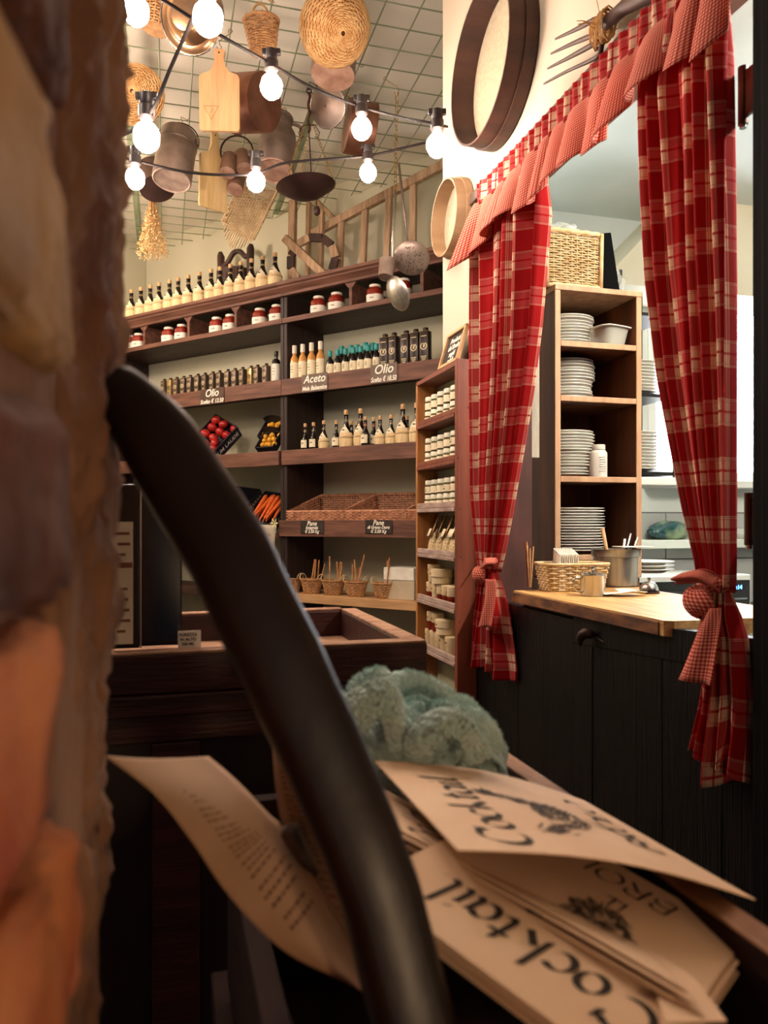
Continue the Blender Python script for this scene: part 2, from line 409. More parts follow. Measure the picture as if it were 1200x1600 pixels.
# dark lintel board over the hatch and the black post on its camera side
mb = MB(); mb.box(((OX0+OX1)/2+.03, .0, OZ+.012), (OX1-OX0+.14, .05, .035), WF.M, b=.004); structure(mb.build('trim_lintel', mat('lintel board', '#4a382c', '#5c473a', rough=.6, scale=6)))
pxw, _ = WF.at(1181, 600, -.055)
pxw += .012
post = thing('trim_post', None, None); structure(post)
mb = MB(); mb.box((pxw+.11, .045, CEIL/2), (.22, .21, CEIL), WF.M, b=.008); mb.build('post', M_post, post)
mb = MB(); mb.box((pxw-.006, -.03, CEIL/2), (.035, .05, CEIL), WF.M, b=.008); mb.build('stop', M_post, post)
M_hinge = mat('brown iron hinge', '#3d2a20', '#54402f', rough=.4, metal=.5, scale=20)
for (py0, py1, pxl) in ((105, 195, 1161), (770, 852, 1171)):
    xx, za = WF.at(pxl, py0, .03); _, zb = WF.at(pxl, py1, .03)
    mb = MB(); mb.tube([WF.w(xx, .03, zb), WF.w(xx, .03, za)], .0085, 12)
    h = mb.build('hinge', M_hinge, post, smooth=40)
    mb = MB(); mb.box(((xx+pxw)/2+.006, .03, (za+zb)/2), (pxw-xx+.012, .006, (za-zb)*.8), WF.M); mb.build('hinge_leaf', M_hinge, h)
    mb = MB(); mb.tube([WF.w(xx, .03, zb-.006), WF.w(xx, .03, zb+.002)], .0062, 12); mb.build('pin', M_steel, h, smooth=40)
# left jamb of the hatch
mb = MB(); mb.box((OX0+.015, TH/2+.01, OZ/2), (.05, TH+.03, OZ), WF.M, b=.004)
structure(mb.build('trim_jamb', mat('jamb', '#3b211a', '#52302a', rough=.5, scale=5, stretch=(6, 6, 1))))
mb = MB(); mb.box((OX0-.013, -.012, OZ/2), (.006, .012, OZ), WF.M); structure(mb.build('trim_edge', mat('grey edging', '#aaa69c', rough=.5)))
# ================================================================ string lights
CAB_A = [P(180, -45, 1.7), P(255, 0, 1.78), P(342, 54, 1.9), P(420, 98, 2.05), P(490, 138, 2.17), P(560, 165, 2.3), P(620, 182, 2.25), P(680, 194, 2.13), P(699, 198, 2.63)]
CAB_B = [P(150, 236, 2.33), P(208, 250, 2.38), P(300, 270, 2.43), P(395, 272, 2.5), P(450, 254, 2.55), P(570, 244, 2.73), P(630, 231, 2.74), P(694, 216, 2.70)]
CAB_C = [P(700, -330, .9), P(520, -200, 1.15), P(322, -22, 1.52), P(309, 10, 1.54), P(270, 98, 1.62), P(231, 182, 1.72), P(180, 215, 1.9), P(130, 215, 2.1)]
def smooth_path(pts, n=8):
    out = []
    for i in range(len(pts)-1):
        p0 = pts[max(i-1, 0)]; p1 = pts[i]; p2 = pts[i+1]; p3 = pts[min(i+2, len(pts)-1)]
        for k in range(n):
            t = k/n
            out.append(.5*((2*p1)+(p2-p0)*t+(2*p0-5*p1+4*p2-p3)*t*t+(3*p1-p0-3*p2+p3)*t**3))
    out.append(pts[-1]); return out
for pts, lb in ((CAB_A, 'dark festoon cable running above the hanging pots to the cream wall'),
                (CAB_B, 'dark festoon cable sagging lower, in front of the milk cans'),
                (CAB_C, 'dark festoon cable slanting down from the topmost bulb to the pillar')):
    mb = MB(); mb.tube(smooth_path(pts), .0042, 6); tag(mb.build('festoon_cable', M_cable, smooth=True), lb, 'cable', 'festoon cables')
def make_bulb():
    t = thing('light_bulb', 'b', 'light bulb', group='bulbs of the festoon lights')
    mb = MB(); mb.lathe([(.010, .012), (.016, .008), (.016, -.012), (.014, -.016), (.0185, -.02), (.0185, -.044), (.013, -.05)], 14); mb.box((0, 0, .004), (.05, .014, .016), b=.003)
    mb.build('socket', M_socket, t, smooth=40)
    pr = [(.012, -.048)]
    for k in range(0, 8):
        a = math.pi*k/7*.93+.07*math.pi
        r = .0305*math.sin(a); z = -.088+.034*math.cos(a)
        if z > -.062: r = min(r, .013+(-.062-z)*-.0+(.0175)*max(0, (-.05-z)/.012)*.9)
        pr.append((max(r, .002), z))
    mb = MB(); mb.lathe(pr, 10); mb.build('glass', M_bulb, t, smooth=True)
    return t
bulb0 = make_bulb()
BULBS = [(325, 27, 1.52, 'largest lit bulb, close above the top of the wooden chopping board'),
         (424, 134, 2.05, 'lit bulb hanging just right of the branded chopping board'),
         (565, 200, 2.30, 'lit bulb glaring in front of the copper pan'),
         (683, 226, 2.12, 'lit bulb against the corner of the cream wall'),
         (229, 213, 1.72, 'lit bulb beside the pillar, in front of the aluminium bucket'),
         (211, 278, 2.38, 'lit bulb half hidden by the pillar, above the dried flowers'),
         (400, 283, 2.50, 'lit bulb below the three tin cups'),
         (575, 269, 2.73, 'lit bulb hanging above the leaning ladder'),
         (213, 16, 1.80, 'lit bulb at the top edge behind the pillar')]
ADDED_BULBS = [((-1.05, 2.2, 2.35), 'added unseen bulb behind the pillar'), ((-1.5, 3.0, 2.4), 'added unseen bulb deep behind the pillar'), ((-1.75, 3.9, 2.45), 'added unseen bulb in the far corner behind the pillar'), ((-.85, 1.55, 2.4), 'added unseen bulb just behind the top of the pillar')]  # bulbs added out of view to light the shelves, back wall and ceiling
for i, (x, y, Y, lb) in enumerate(BULBS):
    o = bulb0 if i == 0 else copy_tree(bulb0)
    o.location = P(x, y, Y)+Vector((0, 0, .086)); o['label'] = lb

for p_, lb in ADDED_BULBS:
    o = copy_tree(bulb0); o.location = p_; o['label'] = lb
mb = MB(); mb.tube(smooth_path([Vector((-.6, 1.5, 2.42)), Vector((-1.05, 2.2, 2.36)), Vector((-1.5, 3.0, 2.41)), Vector((-1.75, 3.9, 2.46)), Vector((-2.1, 4.6, 2.6))]), .0042, 6)  # cable added for those extra bulbs
tag(mb.build('festoon_cable', M_cable, smooth=True), 'added unseen cable of the extra bulbs behind the pillar', 'cable', 'festoon cables')
def pendant(loc, label):  # globes added out of view for soft general room light
    t = thing('fill_globe', label, 'lamp', loc, group='added globe lights')
    mb = MB(); mb.lathe([(.03, .115), (.07, .098), (.105, .058), (.12, 0), (.105, -.058), (.07, -.098), (.004, -.12)], 14); mb.build('globe', mat('lit globe', '#ffe5d2', emis=FILL_GLOBE_STRENGTH), t, smooth=True)
    mb = MB(); mb.lathe([(.032, .112), (.032, .15), (.012, .16)], 14); mb.build('holder', M_socket, t, smooth=40)
    mb = MB(); mb.tube([(0, 0, .155), (0, 0, CEIL-loc[2])], .004, 6); mb.build('cord', M_cable, t)
pendant((-1.5, 2.35, 2.7), 'added unseen globe light behind the pillar, nearer the camera'); pendant((-2.15, 4.2, 2.75), 'added unseen globe light in the far corner behind the pillar')
fl_ = thing('brick_fill_lamp', 'added bare-bulb fill lamp behind the camera', 'lamp', (.36, -.38, 0))  # added behind the camera to light the bricks and menus
mb = MB(); mb.lathe([(.12, 0), (.12, .012), (.02, .025)], 24); mb.build('base', M_iron, fl_, smooth=40)
mb = MB(); mb.tube([(0, 0, .02), (0, 0, .92)], .009, 8); mb.build('pole', M_iron, fl_, smooth=40)
mb = MB(); mb.lathe([(.016, .91), (.018, .92), (.018, .955), (.013, .96)], 14); mb.build('socket', M_socket, fl_, smooth=40)
mb = MB(); mb.lathe([(.012, .958), (.016, .97), (.028, .985), (.0305, 1.0), (.027, 1.018), (.015, 1.03), (.002, 1.034)], 10); mb.build('bulb', mat('lit lamp bulb', '#ffd2a4', emis=BULB_STRENGTH*1.25), fl_, smooth=True)
# ================================================================ wire mesh under the ceiling
MZ = 3.27
wm = thing('wire_mesh', 'green wire mesh panel fixed flat under the ceiling for hanging things', 'wire mesh', (0, 0, MZ), AW)
# in this frame x is into the kitchen side, y away from the camera
def kfc(v): return KF.x.dot(v), KF.y.dot(v)
cell = .145
wx = MB(); wx.tube([(0, 0, 0), (0, 1, 0)], 1, 5); wire_me = wx.mesh('wire', smooth=True)
NX = range(-19, 3)
bk = SF.w(0, .36, 0); bkx, bky = kfc(bk); nb = (KF.x.dot(SF.y), KF.y.dot(SF.y))
lw = SF.w(xl+.03, 0, 0); lwx, lwy = kfc(lw); nl = (KF.x.dot(SF.x), KF.y.dot(SF.x))
wallx = kfc(WF.w(0, -.02, 0))[0]
for k in range(-20, 9):
    x = .12+k*cell
    ymax = bky-(x-bkx)*nb[0]/nb[1]              # back wall
    if x < lwx: 
        y0 = lwy-(x-lwx)*nl[0]/nl[1]
    y0 = 1.3
    # left wall: points with SF.x coordinate > xl
    if nl[1] != 0:
        yl = lwy-(x-lwx)*nl[0]/nl[1]
        if nl[1] < 0: ymax = min(ymax, yl)
    if x > wallx-.02: y0 = kfc(WF.w(-.06, 0, 0))[1]
    if ymax-y0 < .1: continue
    o = child(wire_me, 'wire', M_mesh, wm, (x, y0, random.uniform(-.002, .002)), (0, 0, 0), (.0032, ymax-y0, .0032))
for k in range(0, 45):
    y = 1.35+k*cell
    x1 = bkx-(y-bky)*nb[1]/nb[0]
    x0 = lwx-(y-lwy)*nl[1]/nl[0]
    x0 = max(x0, -2.9); 
    if y < kfc(WF.w(0, 0, 0))[1]: x1 = min(x1, wallx-.005)
    if x1-x0 < .1: continue
    o = child(wire_me, 'wire', M_mesh, wm, (x0, y, .005), (0, 0, R(-90)), (.0032, x1-x0, .0032))
rl = MB(); rl.box((0, .5, .018), (.042, 1, .012)); rail_me = rl.mesh('rail')
M_rail = mat('green steel rail', '#8e9a78', '#a3ad8b', rough=.5, metal=.2, scale=20)
for x in (-1.16, -.18, .72):
    ymax = bky-(x-bkx)*nb[0]/nb[1]
    child(rail_me, 'rail', M_rail, wm, (x, 1.5, 0), (0, 0, 0), (1, ymax-1.52, 1))

# ================================================================ shelving along the back wall
def sz(y, px=444): return SF.at(px, y, 0)[1]
XD = SF.at(444, 600, 0)[0]; XR = .10; XL = xl+.015; DEP = .375
Z_corn1, Z_corn0 = sz(444), sz(463)
Z_cub = sz(498); Z_cubb = sz(505)
Z_a1, Z_a0 = sz(593), sz(618)
Z_t1, Z_t0 = sz(704), sz(727)
Z_p1, Z_p0 = sz(813), sz(838)
Z_b1, Z_b0 = sz(927), sz(940)
def shelf_unit(label, x0, x1, lips, dividers, top):
    t = thing('shelf_unit', label, 'shelf', SF.w(x0, 0, 0), SF.th, group='dark shelving along the back wall')
    W = x1-x0
    def bx(name, a, b, y0, y1, z0, z1, m=M_shelf, bev=.003):
        mb = MB(); mb.box(((a+b)/2, (y0+y1)/2, (z0+z1)/2), (b-a, y1-y0, z1-z0), b=bev); return mb.build(name, m, t)
    # uprights
    for xx in (0, W-.026): bx('upright', xx, xx+.026, .012, DEP, .0, Z_corn0, M_shelfd)
    # cornice: top board and two mouldings
    mb = MB()
    prof = [(-.055, Z_corn1), (-.055, Z_corn1-.018), (-.04, Z_corn1-.026), (-.04, Z_corn1-.034), (-.012, Z_corn0+.016), (-.012, Z_corn0), (.02, Z_corn0), (.02, Z_corn1)]
    for xx in (0, W):
        pass
    vs = [(0, p[0], p[1]) for p in prof]+[(W, p[0], p[1]) for p in prof]; n = len(prof)
    mb.add(vs, [tuple(range(n)), tuple(range(2*n-1, n-1, -1))]+[(i, i+n, (i+1) % n+n, (i+1) % n) for i in range(n)])
    mb.build('cornice', M_edge, t)
    bx('top_board', 0, W, .02, DEP, Z_corn1-.03, Z_corn1-.004)
    bx('cubby_floor', .026, W-.026, .004, DEP, Z_cubb, Z_cub)
    bx('cubby_edge', .0, W, -.004, .006, Z_cubb, Z_cub+.004, M_edge)
    for px in dividers:
        xx = SF.at(px, 480, 0)[0]-x0
        if .03 < xx < W-.03:
            bx('divider', xx-.011, xx+.011, 0, DEP, Z_cub, Z_corn0, M_edge)
            mb = MB()
            for s_ in (-1, 1):
                mb.prism([(0, 0), (.03*s_, 0), (0, -.035)], .012, Matrix.Translation((xx+.011*s_, .012, Z_corn0)) @ Matrix.Rotation(R(90), 4, 'X'))
            mb.build('bracket', M_edge, t)
    for (z1, z0, m, a, b, lip) in lips:
        bx('shelf_board', .026, W-.026, .01, DEP, z1-.028 if lip else z0, z1-.006 if lip else z1, M_shelf if lip else m)
        if lip: bx('front_board', a, W+b, -.012, .012, z0, z1, m)
    return t
DIVS = [659, 547.5, 367.7, 294, 224.7]
right_unit = shelf_unit('dark walnut shelf unit holding vinegars, wicker trays and small baskets', XD-.013, XR,
    [(Z_a1, Z_a0, M_edge, 0, 0, 1), (Z_t1, Z_t0, M_edge, -.0, 0, 1), (Z_p1, Z_p0, M_edge, -.02, 0, 1), (Z_b1, Z_b0, M_lightwood, 0, 0, 0)], DIVS, True)
left_unit = shelf_unit('dark walnut shelf unit holding oil tins, tomatoes and carrots', XL, XD-.015,
    [(Z_a1, Z_a0, M_edge, 0, 0, 1), (Z_t1, Z_t0, M_edge, 0, -.02, 1), (Z_p0+.02, Z_p0-.01, M_edge, 0, -.03, 1), (Z_b1, Z_b0, M_shelf, 0, 0, 0)], DIVS, True)

def on_shelf(o, px, z, yo):
    x, _ = SF.at(px, 600, yo); o.location = SF.w(x, yo, z); o.rotation_euler = (0, 0, SF.th+random.uniform(-.12, .12))
    return o

# ---- straw flasks
def make_flask(name, s=1.0, dark=False, cap=None):
    t = thing(name, 'f', 'bottle')
    if not dark:
        mb = MB(); n = 26; pr = []
        prof = [(.026, 0), (.036, .006), (.0385, .03), (.039, .055), (.036, .075), (.031, .088)]
        vs = []; fs = []
        for i, (r, z) in enumerate(prof):
            for k in range(n*2):
                a = math.pi*k/n; rr = r*(1+.03*(1 if k % 2 else -1)); vs.append((rr*math.cos(a)*s, rr*math.sin(a)*s, z*s))
        for i in range(len(prof)-1):
            for k in range(n*2): fs.append((i*2*n+k, i*2*n+(k+1) % (2*n), (i+1)*2*n+(k+1) % (2*n), (i+1)*2*n+k))
        fs.append(tuple(range(2*n-1, -1, -1))); mb.add(vs, fs); mb.build('straw_basket', M_straw, t, smooth=50)
        mb = MB(); mb.lathe([(.0395*s, .056*s), (.0405*s, .062*s), (.039*s, .068*s)], 20, capb=False, capt=False); mb.build('straw_band', M_wickerp, t, smooth=True, solid=.002)
        gl = [(.029, .08), (.031, .09), (.024, .108), (.016, .128), (.0125, .15), (.0118, .178), (.0135, .18), (.0135, .187)]
    else:
        gl = [(.028, 0), (.031, .004), (.031, .07), (.029, .09), (.02, .112), (.013, .13), (.0118, .178), (.0135, .18), (.0135, .187)]
    mb = MB(); mb.lathe([(r*s, z*s) for r, z in gl], 16); mb.build('glass', M_dglass, t, smooth=40)
    # paper label round the shoulder (front half)
    mb = MB()
    def lf(u, v):
        a = R(-150+120*u)
        zt = .125-.0*v; sag = (abs(u-.5)*2)**1.5*.028
        z = (.118-sag) if v == 0 else .082 if not dark else .03
        z = (.132-sag*1.3)*(1-v)+(.083 if not dark else .03)*v
        if dark: z = .085*(1-v)+.025*v
        r = .0325 if dark else max(.0165, .034-max(0, z-.09)*.52) if z > .085 else .034
        return (r*s*1.03*math.cos(a), r*s*1.03*math.sin(a), z*s)
    mb.grid(lf, 10, 5); mb.build('label', M_label, t, smooth=True)
    mb = MB(); 
    for q in range(5):
        a = R(-102+q*6); z = .1 if not dark else .06; r = (.0302 if not dark else .0337)*s
        mb.box((r*math.cos(a), r*math.sin(a), z*s), (.003*s, .001, .006*s+.002*(q % 2)*s), None)
    mb.build('print', M_ink, t)
    mb = MB(); mb.lathe([(.0105*s, .183*s), (.0125*s, .188*s), (.0125*s, .212*s), (.011*s, .215*s)], 12); mb.build('cork', M_cork, t, smooth=40)
    if cap:
        mb = MB(); mb.lathe([(.0128*s, .135*s), (.0126*s, .165*s)], 12, capb=False, capt=False); mb.build('neck_band', cap, t, smooth=True)
    # raffia tie
    mb = MB(); mb.tube([(.0135*s*math.cos(a*.6), .0135*s*math.sin(a*.6), (.146+.0006*a)*s) for a in range(22)], .0012*s, 4); mb.build('tie', M_straw, t)
    return t
f0 = make_flask('wine_flask', 1.0)
pxs = [205.2, 220.3, 234.9, 248.5, 264.8, 278.4, 294.4, 311.8, 329.8, 343.8, 360.1, 376.3, 393, 410.4, 429.9]
for i, x in enumerate(pxs):
    o = f0 if i == 0 else copy_tree(f0)
    on_shelf(o, x, Z_corn1-.004, .0); tag(o, 'straw-bottomed wine flask on the cornice, %s in the row from the pillar' % ORD[i], 'bottle', 'straw flasks along the top of the shelves')
    o.scale = (1.12, 1.12, .98)
m_band = mat('red neck band', '#8c2a1c', rough=.5)
fd = make_flask('wine_bottle', .92, True); fr = make_flask('wine_bottle', .95, True, m_band); fs_ = make_flask('wine_flask', .95)
SR = [(477, 'd', .06), (490, 'd', .05), (506, 's', .05), (525.5, 'd', .06), (541, 'S', .06), (549, 's', .16), (558, 's', .2), (563.5, 'S', .07), (571, 'r', .04),
      (584, 'r', .1), (594, 's', .06), (611, 's', .06), (629.5, 'S', .06), (636, 's', .16), (651, 'S', .06)]
used = {}
for i, (x, k, yo) in enumerate(SR):
    src = {'d': fd, 'r': fr}.get(k, fs_)
    o = src if src.name not in used else copy_tree(src); used[src.name] = 1
    on_shelf(o, x, Z_t1-.006-.045*(k != 'S'), yo); s_ = 1.12 if k == 'S' else 1.0; o.scale = (s_,)*3
    o.location.z = Z_t1-.006
    if k != 'S': o.scale = (.86,)*3
    kind = {'d': 'dark corked wine bottle with pale label', 'r': 'corked bottle with a red neck band', 's': 'small straw flask', 'S': 'tall straw flask'}[k]
    tag(o, kind+' above the wicker trays, %s from the divider' % ORD[i], 'bottle', 'flasks and bottles on the middle shelf')

# ---- square sauce jars in the cubbies
def make_jar():
    t = thing('sauce_jar', 'j', 'jar')
    def rr(r, z, n=8):  # rounded square ring
        return None
    def sq(mb, levels, rad):
        vs = []; fs = []; n = 16
        for (w, z) in levels:
            for k in range(n):
                a = 2*math.pi*(k+.5)/n; c, s = math.cos(a), math.sin(a); q = 1/((abs(c)**5+abs(s)**5)**.2); vs.append((w*c*q, w*s*q, z))
        for i in range(len(levels)-1):
            for k in range(n): fs.append((i*n+k, i*n+(k+1) % n, (i+1)*n+(k+1) % n, (i+1)*n+k))
        fs.append(tuple(range(n-1, -1, -1))); fs.append(tuple((len(levels)-1)*n+k for k in range(n))); mb.add(vs, fs)
    mb = MB(); sq(mb, [(.04, 0), (.043, .004), (.043, .074), (.036, .088), (.03, .092), (.03, .096)], 0); mb.build('glass', M_jam, t, smooth=50)
    mb = MB(); sq(mb, [(.0436, .006), (.0436, .05)], 0); mb.build('label', M_paper, t, smooth=50)
    mb = MB()
    for q in range(4): mb.box((-.012+q*.006, -.0442, .03), (.003, .001, .008-.002*(q % 2)))
    mb.build('print', M_ink, t)
    mb = MB(); mb.lathe([(.031, .095), (.033, .097), (.033, .109), (.031, .111)], 18); mb.build('lid', M_jarlid, t, smooth=40)
    return t
j0 = make_jar()
JX = [(203, 'in the last cubby by the pillar'), (217, 'next to the last cubby divider'), (263.7, 'left of a pair, third cubby from the pillar'), (284.3, 'right of a pair, third cubby from the pillar'),
      (338.9, 'below the twelfth flask, alone in mid cubby'), (360, 'half behind the divider left of the pair'), (406.2, 'left of the pair beside the middle upright'), (432.7, 'right of the pair beside the middle upright'),
      (498, 'left of the pair right of the middle upright'), (526, 'right of the pair right of the middle upright'), (586, 'in the cubby beside the hanging ladles'), (631, 'half behind the hanging ladles')]
JX[4] = (338.9, 'standing nearly alone under the wooden pail')
for i, (x, lb) in enumerate(JX):
    o = j0 if i == 0 else copy_tree(j0); on_shelf(o, x, Z_cub, .055); o.rotation_euler.z = SF.th+.25+random.uniform(-.1, .1)
    tag(o, 'square red sauce jar '+lb, 'jar', 'square sauce jars in the cubbies')

# ---- oil tins
def make_tin(name, w, d, h, print_m, body):
    t = thing(name, 't', 'tin')
    mb = MB(); mb.box((0, 0, h*.47), (w, d, h*.94), b=w*.18); mb.build('body', body, t, smooth=40)
    mb = MB(); mb.box((0, 0, h*.945), (w*.98, d*.98, h*.012), b=w*.05); mb.build('rim', M_gold, t)
    mb = MB(); mb.lathe([(w*.2, h*.94), (w*.2, h*.96), (w*.26, h*.965), (w*.26, h*1.06), (w*.22, h*1.07)], 14); mb.build('cap', M_iron, t, smooth=40)
    e = mb = MB()
    for k in range(16):
        if k in (3, 4): continue
        a0, a1 = 2*math.pi*k/16, 2*math.pi*(k+1)/16; r0, r1 = w*.26, w*.36
        mb.add([(r*math.cos(a), -d/2-.0006, h*.5+r*math.sin(a)) for a in (a0, a1) for r in (r0, r1)], [(0, 1, 3, 2)])
    mb.add([(-w*.1, -d/2-.0006, h*.46), (w*.1, -d/2-.0006, h*.46), (w*.14, -d/2-.0006, h*.55), (-w*.02, -d/2-.0006, h*.6)], [(0, 1, 2, 3)])
    for q in range(3): mb.add([(sx*w*(.3-.05*q), -d/2-.0006, h*(.2-.05*q)+sz_*h*.012) for sx, sz_ in ((-1, -1), (1, -1), (1, 1), (-1, 1))], [(0, 1, 2, 3)])
    mb.add([(sx*w*.3, -d/2-.0006, h*.8+sz_*h*.012) for sx, sz_ in ((-1, -1), (1, -1), (1, 1), (-1, 1))], [(0, 1, 2, 3)])
    mb.build('print', print_m, t)
    return t
tR = make_tin('oil_tin', .058, .05, .185, M_tinprint, M_tinblk)
for i, x in enumerate((602, 616, 635, 650, 665)):
    o = tR if i == 0 else copy_tree(tR); on_shelf(o, x, Z_a1-.006, .05)
    tag(o, 'tall black oil tin with round white print, %s right of the teal bottles' % ORD[i], 'tin', 'tall oil tins on the upper shelf')
tL = make_tin('oil_tin', .042, .042, .122, M_tinprint, mat('bronze tin', '#4a3a30', '#61503f', rough=.4, metal=.3, scale=20))
tG = make_tin('oil_tin', .042, .042, .122, M_ink, M_gold)
LX = [257.2, 266.9, 276.7, 287.5, 297.7, 309.6, 321.1, 333, 343.8, 356.4, 367.7, 379.6, 392.6, 402.8, 416.4]
seen = {0: False, 1: False}
for i, x in enumerate(LX):
    k = 1 if i in (1, 12) else 0
    src = (tL, tG)[k]; o = src if not seen[k] else copy_tree(src); seen[k] = True
    on_shelf(o, x, Z_a1-.006, .035); 
    tag(o, 'small %s oil tin above the tomatoes, %s from the curved handle' % (('bronze', 'golden')[k], ORD[i]), 'tin', 'small oil tins on the upper shelf')
# ---- bottles: lathe with label
def make_bottle(name, prof, body, label_r, lz0, lz1, capprof, capm, labm=M_label):
    t = thing(name, 'b', 'bottle')
    mb = MB(); mb.lathe(prof, 16); mb.build('glass', body, t, smooth=40)
    mb = MB(); mb.lathe([(label_r, lz0), (label_r, lz1)], 20, capb=False, capt=False); mb.build('label', labm, t, smooth=True)
    mb = MB(); mb.lathe(capprof, 14); mb.build('cap', capm, t, smooth=40)
    mb = MB(); h = lz1-lz0
    for q in range(3): 
        for k in range(4):
            a = R(-90-14+k*9); mb.box(((label_r+.0002)*math.cos(a), (label_r+.0002)*math.sin(a), lz0+h*(.72-.17*q)), (.0026, .001, .004 if q != 1 else .007))
    mb.build('print', mat('faded print', '#8a7a5e', rough=.8), t)
    return t
b0 = make_bottle('vinegar_bottle', [(.023, 0), (.026, .003), (.026, .118), (.022, .136), (.0125, .152), (.012, .176)], M_amber, .0264, .012, .108,
                 [(.0135, .165), (.0145, .168), (.0145, .212), (.013, .215)], M_jarlid)
for i, x in enumerate((460.2, 473, 486.8, 500.8)):
    o = b0 if i == 0 else copy_tree(b0); on_shelf(o, x, Z_a1-.006, .04); tag(o, 'amber vinegar bottle with white cap, %s from the middle upright' % ORD[i], 'bottle', 'amber vinegar bottles')
t0 = make_bottle('balsamic_bottle', [(.02, 0), (.0225, .003), (.0225, .075), (.02, .09), (.0105, .105), (.01, .125)], M_dglass, .0229, .008, .068,
                 [(.0125, .112), (.0135, .114), (.0135, .146), (.012, .149)], M_teal)
for i, (x, yo) in enumerate([(515.8, .04), (527.4, .04), (540, .04), (552, .04), (563.6, .04), (575, .04), (588.3, .04), (534, .13), (548.4, .14), (558.5, .15), (571, .13), (582, .16)]):
    o = t0 if i == 0 else copy_tree(t0); on_shelf(o, x, Z_a1-.006, yo)
    if yo > .1: o.scale = (1.25, 1.25, 1.28)
    tag(o, ('teal-capped balsamic bottle in the front row, %s from the amber bottles' % ORD[i]) if i < 7 else ('teal-capped bottle peeking up in the back row, %s from the amber bottles' % ORD[i-7]), 'bottle', 'teal-capped balsamic bottles')
q0 = make_bottle('oil_bottle', [(.025, 0), (.027, .003), (.027, .135), (.022, .147), (.011, .153), (.011, .185)], M_dglass, .0274, .012, .12,
                 [(.0125, .172), (.0135, .174), (.0135, .2), (.0125, .202)], M_socket, M_paper)
on_shelf(q0, 431.6, Z_a1-.006, .05); tag(q0, 'tall dark oil bottle with a white label at the end of the small tins', 'bottle')

# ---- chalk signs on the shelf lips
def chalk_sign(px0, px1, py0, py1, lines, label, m):
    xa, z1 = SF.at(px0, py0, -.014); xb, z0 = SF.at(px1, py1, -.014)
    w = xb-xa; h = z1-z0
    t = thing('chalk_sign', label, 'sign', SF.w((xa+xb)/2, -.0155, (z0+z1)/2), SF.th, group='chalk price signs')
    mb = MB(); mb.box((0, 0, 0), (w, .005, h), b=.002); mb.build('slate', m, t)
    for txt, zz, size in lines:
        me = text_mesh(txt, size*h, .25, bold=.0007*h/.09)
        ws = max(v.co.x for v in me.vertices)-min(v.co.x for v in me.vertices)
        o = child(me, 'lettering', M_chalk, t, (0, -.0032, zz*h), (R(90), 0, 0))
        if ws > w*.96: o.scale = (w*.96/ws, 1, 1)
chalk_sign(472, 512, 586.5, 609.5, [('Aceto', .02, .62), ('Mela Balsamico', -.4, .34)], 'chalk sign reading Aceto under the amber bottles', M_slatep)
chalk_sign(579, 621, 571, 595.5, [('Olio', .0, .66), ('Scelto € 18.50', -.42, .36)], 'pale chalk sign reading Olio under the tall tins', M_slatep)
chalk_sign(313, 350.5, 609.5, 629.5, [('Olio', .0, .66), ('Scelto € 13.50', -.42, .36)], 'chalk sign reading Olio under the small tins', mat('brown slate', '#4a372c', '#5c473a', rough=.85, scale=20))
chalk_sign(470, 506, 813.5, 834, [('Pane', .12, .5), ('Integrale', -.15, .34), ('€ 2.50 Kg', -.45, .34)], 'chalk sign reading Pane Integrale below the first wicker tray', M_slate)
chalk_sign(571, 613, 812.5, 834, [('Pane', .14, .5), ('di Grano Duro', -.14, .32), ('€ 3.50 Kg', -.45, .34)], 'chalk sign reading Pane di Grano Duro below the second wicker tray', M_slate)
# ================================================================ weaving helper
def weave(mb, surf, rows, nst, r, amp, closed=True, seg=3, stakes=True, sr=None, v0=0, v1=1):
    """surf(u, v) -> (point, normal); rows of strands going round, over and under nst stakes"""
    n = nst*seg
    for k in range(rows):
        v = v0+(v1-v0)*(k+.5)/rows; pts = []
        for i in range(n if closed else n+1):
            u = i/n; p, nn = surf(u, v); pts.append(Vector(p)+Vector(nn)*amp*math.cos(math.pi*nst*u+k*math.pi))
        mb.tube(pts, r, 4, closed=closed, cap=not closed)
    if stakes:
        for i in range(nst if closed else nst+1):
            u = i/nst; mb.tube([Vector(surf(u, v0+(v1-v0)*j/4)[0]) for j in range(5)], sr or r, 4)
def ring_surf(r0, r1, h, sx=1, sy=1, z0=0):
    def f(u, v):
        a = 2*math.pi*u; r = r0+(r1-r0)*v
        return ((r*math.cos(a)*sx, r*math.sin(a)*sy, z0+h*v), (math.cos(a), math.sin(a), 0))
    return f
def sbox_surf(w0, d0, w1, d1, h, pw=6):
    def f(u, v):
        a = 2*math.pi*u; c, s = math.cos(a), math.sin(a); q = 1/((abs(c)**pw+abs(s)**pw)**(1/pw))
        w = w0+(w1-w0)*v; d = d0+(d1-d0)*v
        return ((w/2*c*q, d/2*s*q, h*v), Vector((c, s, 0)).normalized())
    return f

# ================================================================ narrow shelf against the hatch wall
D_ = .082
TS0 = WF.at(652, 700, -D_)[0]; TS1 = WF.at(711, 700, -D_)[0]
def tz(y): return WF.at(707, y, -D_)[1]
ns = thing('narrow_shelf', 'tall narrow red-brown shelf of small jars against the cream wall', 'shelf', WF.w(TS0, -D_, 0), WF.th)
LN = TS1-TS0; Z_top = tz(566)
def nb_(name, x0, x1, y0, y1, z0, z1, m, b=.002):
    q = MB(); q.box(((x0+x1)/2, (y0+y1)/2, (z0+z1)/2), (x1-x0, y1-y0, z1-z0), b=b); return q.build(name, m, ns)
nb_('side_board', LN-.004, LN+.018, 0, D_-.002, 0, Z_top+.004, M_redwood)
nb_('side_board', -.018, 0, 0, D_-.002, 0, Z_top, M_ochre)
nb_('top_board', -.018, LN, 0, D_-.002, Z_top-.016, Z_top, M_redwood)
